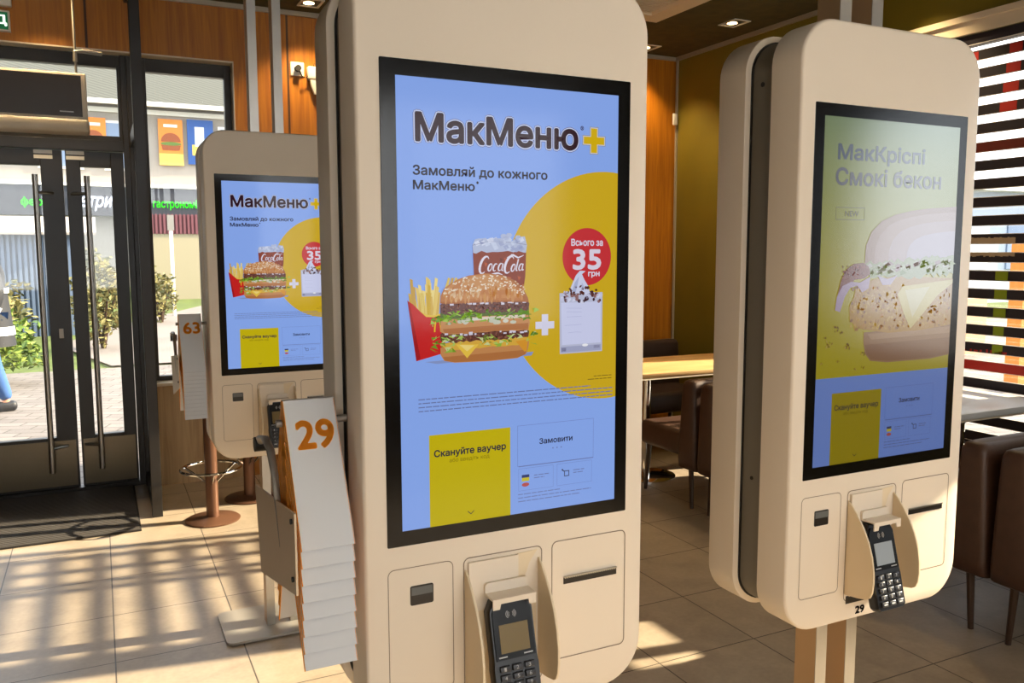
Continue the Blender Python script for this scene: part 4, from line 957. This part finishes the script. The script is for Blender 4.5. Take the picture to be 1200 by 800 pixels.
# posters
def poster(label, x0, x1, z0, z1, cols, shape):
    t2 = None; mb = MB(); y = 25.9
    mb.box(x0, x1, y, y+.03, z0, z1, cols[0]); cx, cz = (x0+x1)/2, (z0+z1)/2
    if shape == 'b':
        W_ = x1-x0
        mb.box(x0, x1, y-.004, y, z0, z0+.32, cols[1])
        mb.prism([(cx+W_*.40*math.cos(a), cz+.02+.24*math.sin(a)) for a in [PI*i/16 for i in range(17)]], cols[2], 'y', y-.012, y)
        mb.prism([(cx+W_*.43*math.cos(a), cz-.04+.05*math.sin(a)) for a in [2*PI*i/24 for i in range(24)]], OG, 'y', y-.016, y)
        mb.prism([(cx-W_*.40, cz-.08), (cx+W_*.40, cz-.08), (cx+W_*.34, cz-.22), (cx-W_*.34, cz-.22)], cols[2], 'y', y-.012, y); mb.box(cx-.18, cx+.18, y-.01, y, z1-.22, z1-.14, M['white'])
    else:
        mb.box(x0+.12, x1-.12, y-.01, y, z0+.25, z0+.55, cols[1]); mb.box(x0+.2, x1-.25, y-.02, y, z0+.5, z1-.2, cols[2])
    tag(mb.build('wall_poster', smooth=0), label, 'poster')
OR = mat('poster_orange', (220, 132, 50), .6); OB = mat('poster_brown', (150, 76, 36), .6); OY = mat('poster_yellow', (226, 190, 90), .6); BL = mat('poster_blue', (44, 84, 150), .6); OG = mat('poster_green', (96, 120, 50), .6); WH = mat('poster_white', (206, 214, 220), .6)
poster('orange food poster on the upper floor outside, in the side window', 1.70, 2.34, 3.95, 5.22, (OR, OY, OB), 'b')
poster('blue poster with a yellow band on the upper floor outside, right of the orange one', 2.46, 3.16, 4.0, 5.25, (BL, OY, WH), 'c')
poster('orange food poster on the upper floor outside, in the pane above the door', -.25, .38, 3.95, 5.15, (OR, OY, OB), 'b')
mb = MB(); mb.box(-12, 16, 25.55, 25.98, 2.5, 3.28, mat('fascia_grey', (44, 46, 54), .6)); mb.box(-12, 16, 25.5, 25.98, 3.28, 3.36, M['white']); tag(mb.build('shop_fascia', smooth=0), 'dark grey sign band running along the shop front outside', 'fascia')
LG = mat('letters_green', (60, 200, 40), .5, emit=(70, 220, 50), estr=.9); LW = mat('letters_white', (220, 224, 230), .5, emit=(230, 234, 240), estr=.7)  # glow added so the letters stand out from the band
for body, x0, x1, z0, z1, m, lab in (('гастрономія', 1.46, 2.72, 2.68, 2.98, LG, 'bright green lettering on the grey fascia seen in the side window'), ('ферма', -1.72, -.86, 2.68, 2.96, LG, 'green lettering on the grey fascia seen in the left door pane'), ('метри', -.62, .46, 2.62, 3.02, LW, 'white slanted lettering on the grey fascia seen in the right door pane')):
    mb = MB(); text_on(mb, body, lambda u, v, d: (x0+u*(x1-x0), 25.53, z0+v*(z1-z0)), m, 0, 0, .02, .3 if m is LW else 0); tag(mb.build('shop_lettering', smooth=0), lab, 'lettering')
mb = MB()
for i in range(60): mb.box(1.1+i*.09, 1.15+i*.09, 21.9, 21.96, 1.95, 2.42, mat('maroon_sheet', (112, 62, 68), .6) if i == 0 else mb.mats[0])
mb.box(1.1, 6.5, 21.96, 22.2, 1.95, 2.40, mb.mats[0]); tag(mb.build('awning_fence'), 'maroon ribbed sheet band above the cream wall outside the side window', 'cladding')
mb = MB(); mb.box(1.1, 6.5, 21.93, 24, .30, 1.95, mat('kiosk_cream', (160, 148, 120), .8)); tag(mb.build('garden_store', smooth=0), 'low cream outbuilding outside the side window, under the maroon sheets', 'building')
mb = MB(); bs = mat('blue_sheet', (96, 110, 130), .6)
for i in range(60): mb.box(-5+i*.08, -4.955+i*.08, 15.95, 16.0, .12, 1.84, bs)
mb.box(-5, -.2, 16.0, 17.2, .12, 1.84, bs); mb.add([(-5.2, 15.75, 1.84), (0, 15.75, 1.84), (0, 17.3, 2.15), (-5.2, 17.3, 2.15), (-5.2, 15.75, 1.80), (0, 15.75, 1.80), (0, 17.3, 2.1), (-5.2, 17.3, 2.1)], [(0, 1, 2, 3), (4, 7, 6, 5), (0, 4, 5, 1), (1, 5, 6, 2), (2, 6, 7, 3), (3, 7, 4, 0)], mat('shed_roof', (150, 140, 130), .8))
tag(mb.build('metal_shed', smooth=0), 'pale blue corrugated metal shed outside, behind the bushes in the left door pane', 'shed')
t = thing('lamp_post', 'thin white post outside the side window, in front of the cream wall', 'post', (1.33, 18, .22)); mb = MB(); mb.tube([(0, 0, -.05), (0, 0, 2.0)], .035, M['white'], 8); mb.build('pole', t); mb = MB(); mb.box(-.06, .06, -.04, .04, 1.72, 2.02, M['rackg']); mb.build('head', t, smooth=0)
# building and post seen through the blinds
t = thing('far_building', 'pale building outside the printed blind at the right edge', 'building', (24, 15, 0)); pb = mat('pale_render', (176, 184, 196), .8)
mb = MB(); mb.box(-4, 14, 0, 7, -.03, 3.1, pb); mb.box(-4.3, 14.3, -.4, 7.3, 3.1, 3.25, M['white']); mb.build('wall', t, smooth=0)
for i in range(8): mb = MB(); mb.box(-3.5+i*2.1, -2.2+i*2.1, -.05, .02, 1.0, 2.4, wing if i % 2 else WH); mb.build('window', t, smooth=0)
mb = MB(); mb.box(8.96, 9.12, 5.72, 5.88, -.03, 1.6, OR); tag(mb.build('orange_post', smooth=0), 'orange post outside, glimpsed through the lower slats of the blind', 'post')
mb = MB(); mb.box(7.5, 12, 8.2, 8.4, -.03, .8, mat('peach_wall', (214, 170, 130), .8)); tag(mb.build('garden_wall', smooth=0), 'low peach wall outside seen between the lowest slats', 'wall')

# ---------------------------------------------------------------- the passer-by outside (mostly beyond the left edge)
def skin_mesh(name, parent, verts, edges, radii, m, sub=2):
    me = bpy.data.meshes.new(name); me.from_pydata(verts, edges, []); me.materials.append(m)
    o = bpy.data.objects.new(name, me); COL.objects.link(o); o.parent = parent
    sk = o.modifiers.new('skin', 'SKIN'); sk.use_smooth_shade = True
    for i, r in enumerate(radii):
        d = me.skin_vertices[0].data[i]; d.radius = (r, r) if not isinstance(r, tuple) else r
    me.skin_vertices[0].data[0].use_root = True
    ss = o.modifiers.new('sub', 'SUBSURF'); ss.levels = sub; ss.render_levels = sub
    return o
pp = thing('person', 'person walking outside in a dark jacket with a pale reflective stripe and blue jeans', 'person', (-.97, 9.3, -.03), math.radians(-75))
# local: faces -y; x = left/right
V = [(0, 0, .95), (0, .0, 1.12), (0, .0, 1.30), (0, .01, 1.45), (0, 0, 1.52), (0, -.01, 1.60), (0, -.02, 1.70),
     (.19, .01, 1.42), (.25, .06, 1.15), (.26, -.03, .93), (-.19, .01, 1.42), (-.25, -.04, 1.16), (-.26, -.16, .96),
     (.10, 0, .88), (.11, -.14, .50), (.11, -.10, .10), (.11, -.24, .05), (-.10, 0, .88), (-.11, .04, .50), (-.11, .15, .10), (-.11, .05, .05)]
E_ = [(0, 1), (1, 2), (2, 3), (3, 4), (4, 5), (5, 6), (3, 7), (7, 8), (8, 9), (3, 10), (10, 11), (11, 12), (0, 13), (13, 14), (14, 15), (15, 16), (0, 17), (17, 18), (18, 19), (19, 20)]
Rr = [.13, .13, .14, .12, .055, .07, .085, .065, .045, .03, .065, .045, .03, .08, .055, .038, .03, .08, .055, .038, .03]
nv = len(V)
for hx, hy, hz, s in ((.26, -.05, .88, 1), (-.26, -.18, .91, -1)):
    src = 9 if s > 0 else 12
    V.append((hx, hy, hz)); Rr.append(.026); pi_ = len(V)-1; E_.append((src, pi_))
    for k in range(4):
        a = (k-1.5)*.017; V += [(hx, hy+a, hz-.055), (hx-s*.008, hy+a, hz-.085-.008*(k in (1, 2)))]; Rr += [.009, .007]; E_ += [(pi_, len(V)-2), (len(V)-2, len(V)-1)]
    V += [(hx-s*.015, hy-.04, hz-.03), (hx-s*.02, hy-.05, hz-.055)]; Rr += [.010, .008]; E_ += [(pi_, len(V)-2), (len(V)-2, len(V)-1)]
skin_mesh('body', pp, V, E_, Rr, M['skin'])
jk = mat('jacket_dark', (26, 28, 34), .7); jn = mat('jeans_blue', (52, 92, 150), .8); st = mat('reflective_stripe', (214, 216, 218), .5)
skin_mesh('jacket', pp, [V[i] for i in (0, 1, 2, 3, 7, 8, 9, 10, 11, 12)], [(0, 1), (1, 2), (2, 3), (3, 4), (4, 5), (5, 6), (3, 7), (7, 8), (8, 9)], [.19, .185, .19, .15, .09, .075, .058, .09, .075, .058], jk)
skin_mesh('jeans', pp, [V[0], V[13], V[14], (V[15][0], V[15][1], .13), V[17], V[18], V[19]], [(0, 1), (1, 2), (2, 3), (0, 4), (4, 5), (5, 6)], [.15, .105, .08, .065, .105, .08, .065], jn)
for (a, b) in ((8, 9), (11, 12)):
    p, q = Vector(V[a]), Vector(V[b]); mb = MB(); mb.tube([tuple(p.lerp(q, .45)), tuple(p.lerp(q, .68))], [.078, .072], st, 20); mb.build('sleeve_stripe', pp)
mb = MB(); mb.loft([[(.215*math.cos(t_), .20*math.sin(t_), z) for t_ in [2*PI*i/32 for i in range(32)]] for z in (1.16, 1.21)], st, False, False); mb.loft([[((.262-(z-.66)*.1)*math.cos(t_), (.245-(z-.66)*.1)*math.sin(t_), z) for t_ in [2*PI*i/32 for i in range(32)]] for z in (.765, .845)], st, False, False); mb.build('jacket_stripe', pp)
mb = MB(); mb.loft([[((.25-(z-.66)*.1)*math.cos(t_), (.235-(z-.66)*.1)*math.sin(t_), z) for t_ in [2*PI*i/32 for i in range(32)]] for z in (.66, .8, .95, 1.1, 1.2)], jk); mb.build('jacket_skirt', pp)
for x, y, z in ((.11, -.14, 0), (-.11, .11, 0)):
    mb = MB(); mb.rbox(x-.05, x+.05, y-.14, y+.12, z, z+.10, mat('shoe_black', (22, 22, 26), .5), .04, 4); mb.build('shoe', pp)
mb = MB(); mb.lathe([(.02, 0), (.07, .02), (.095, .07), (.098, .12), (.085, .17), (.05, .20), (.01, .21)], mat('hair_brown', (50, 36, 26), .8), c=(0, .02, 1.60), n=20); mb.build('hair', pp)
mb = MB(); mb.lathe([(.005, -.01), (.014, 0), (.006, .03)], M['skin'], c=(0, -.105, 1.66), n=10)
for sx in (-.032, .032): mb.lathe([(.003, -.006), (.010, 0), (.003, .006)], M['ink'], c=(sx, -.093, 1.70), n=8)
mb.box(-.025, .025, -.098, -.088, 1.615, 1.622, mat('lips', (160, 90, 80), .6)); mb.build('face', pp)

# ---------------------------------------------------------------- light
w = bpy.data.worlds.new('sky'); SC.world = w; w.use_nodes = True
bg = w.node_tree.nodes['Background']; bg.inputs[0].default_value = (.86, .93, 1.0, 1); bg.inputs[1].default_value = 4.0
sun = bpy.data.lights.new('sun', 'SUN'); sun.energy = 20; sun.angle = math.radians(.6); sun.color = (1, .86, .62)
so = bpy.data.objects.new('sun', sun); COL.objects.link(so)
dirv = Vector((-1, .158, -.51)); so.rotation_euler = dirv.to_track_quat('-Z', 'Y').to_euler()
def area(name, loc, target, sx, sy, e, c):
    l = bpy.data.lights.new(name, 'AREA'); l.shape = 'RECTANGLE'; l.size = sx; l.size_y = sy; l.energy = e; l.color = c
    o = bpy.data.objects.new(name, l); COL.objects.link(o); o.location = loc; o.rotation_euler = (Vector(target)-Vector(loc)).to_track_quat('-Z', 'Y').to_euler(); return o
area('rear_fill', (-.85, -3.95, 1.78), (-.85, 0, 1.5), 2.6, 1.8, 22, (1, .90, .76))  # added fill lamps standing in for daylight through the unseen rear windows
area('rear_fill', (2.25, -3.95, 1.78), (2.25, 0, 1.5), 2.8, 1.8, 28, (1, .90, .76))

# ---------------------------------------------------------------- camera
F = 984.98; yaw, pitch, roll = .45622724, .10656942, -.00207990
cy_, sy_ = math.cos(yaw), math.sin(yaw)
fwd = Vector((sy_*math.cos(pitch), cy_*math.cos(pitch), -math.sin(pitch))); right = Vector((cy_, -sy_, 0)); up = right.cross(fwd)
r2 = right*math.cos(roll)+up*math.sin(roll); u2 = -right*math.sin(roll)+up*math.cos(roll)
cam = bpy.data.cameras.new('camera'); cam.sensor_width = 36; cam.lens = F/1200*36; cam.clip_start = .05; cam.clip_end = 200
co = bpy.data.objects.new('camera', cam); COL.objects.link(co)
Mx = Matrix((r2, u2, -fwd)).transposed().to_4x4(); Mx.translation = Vector((0, 0, 1.51)); co.matrix_world = Mx
SC.camera = co
vs = SC.view_settings; vs.view_transform = 'Standard'; vs.look = 'None'; vs.exposure = 0; vs.gamma = 1; vs.use_curve_mapping = False
cy = SC.cycles; cy.use_denoising = True; cy.max_bounces = 8; cy.diffuse_bounces = 5; cy.glossy_bounces = 4; cy.transparent_max_bounces = 16; cy.caustics_reflective = False; cy.caustics_refractive = False; cy.sample_clamp_indirect = 6
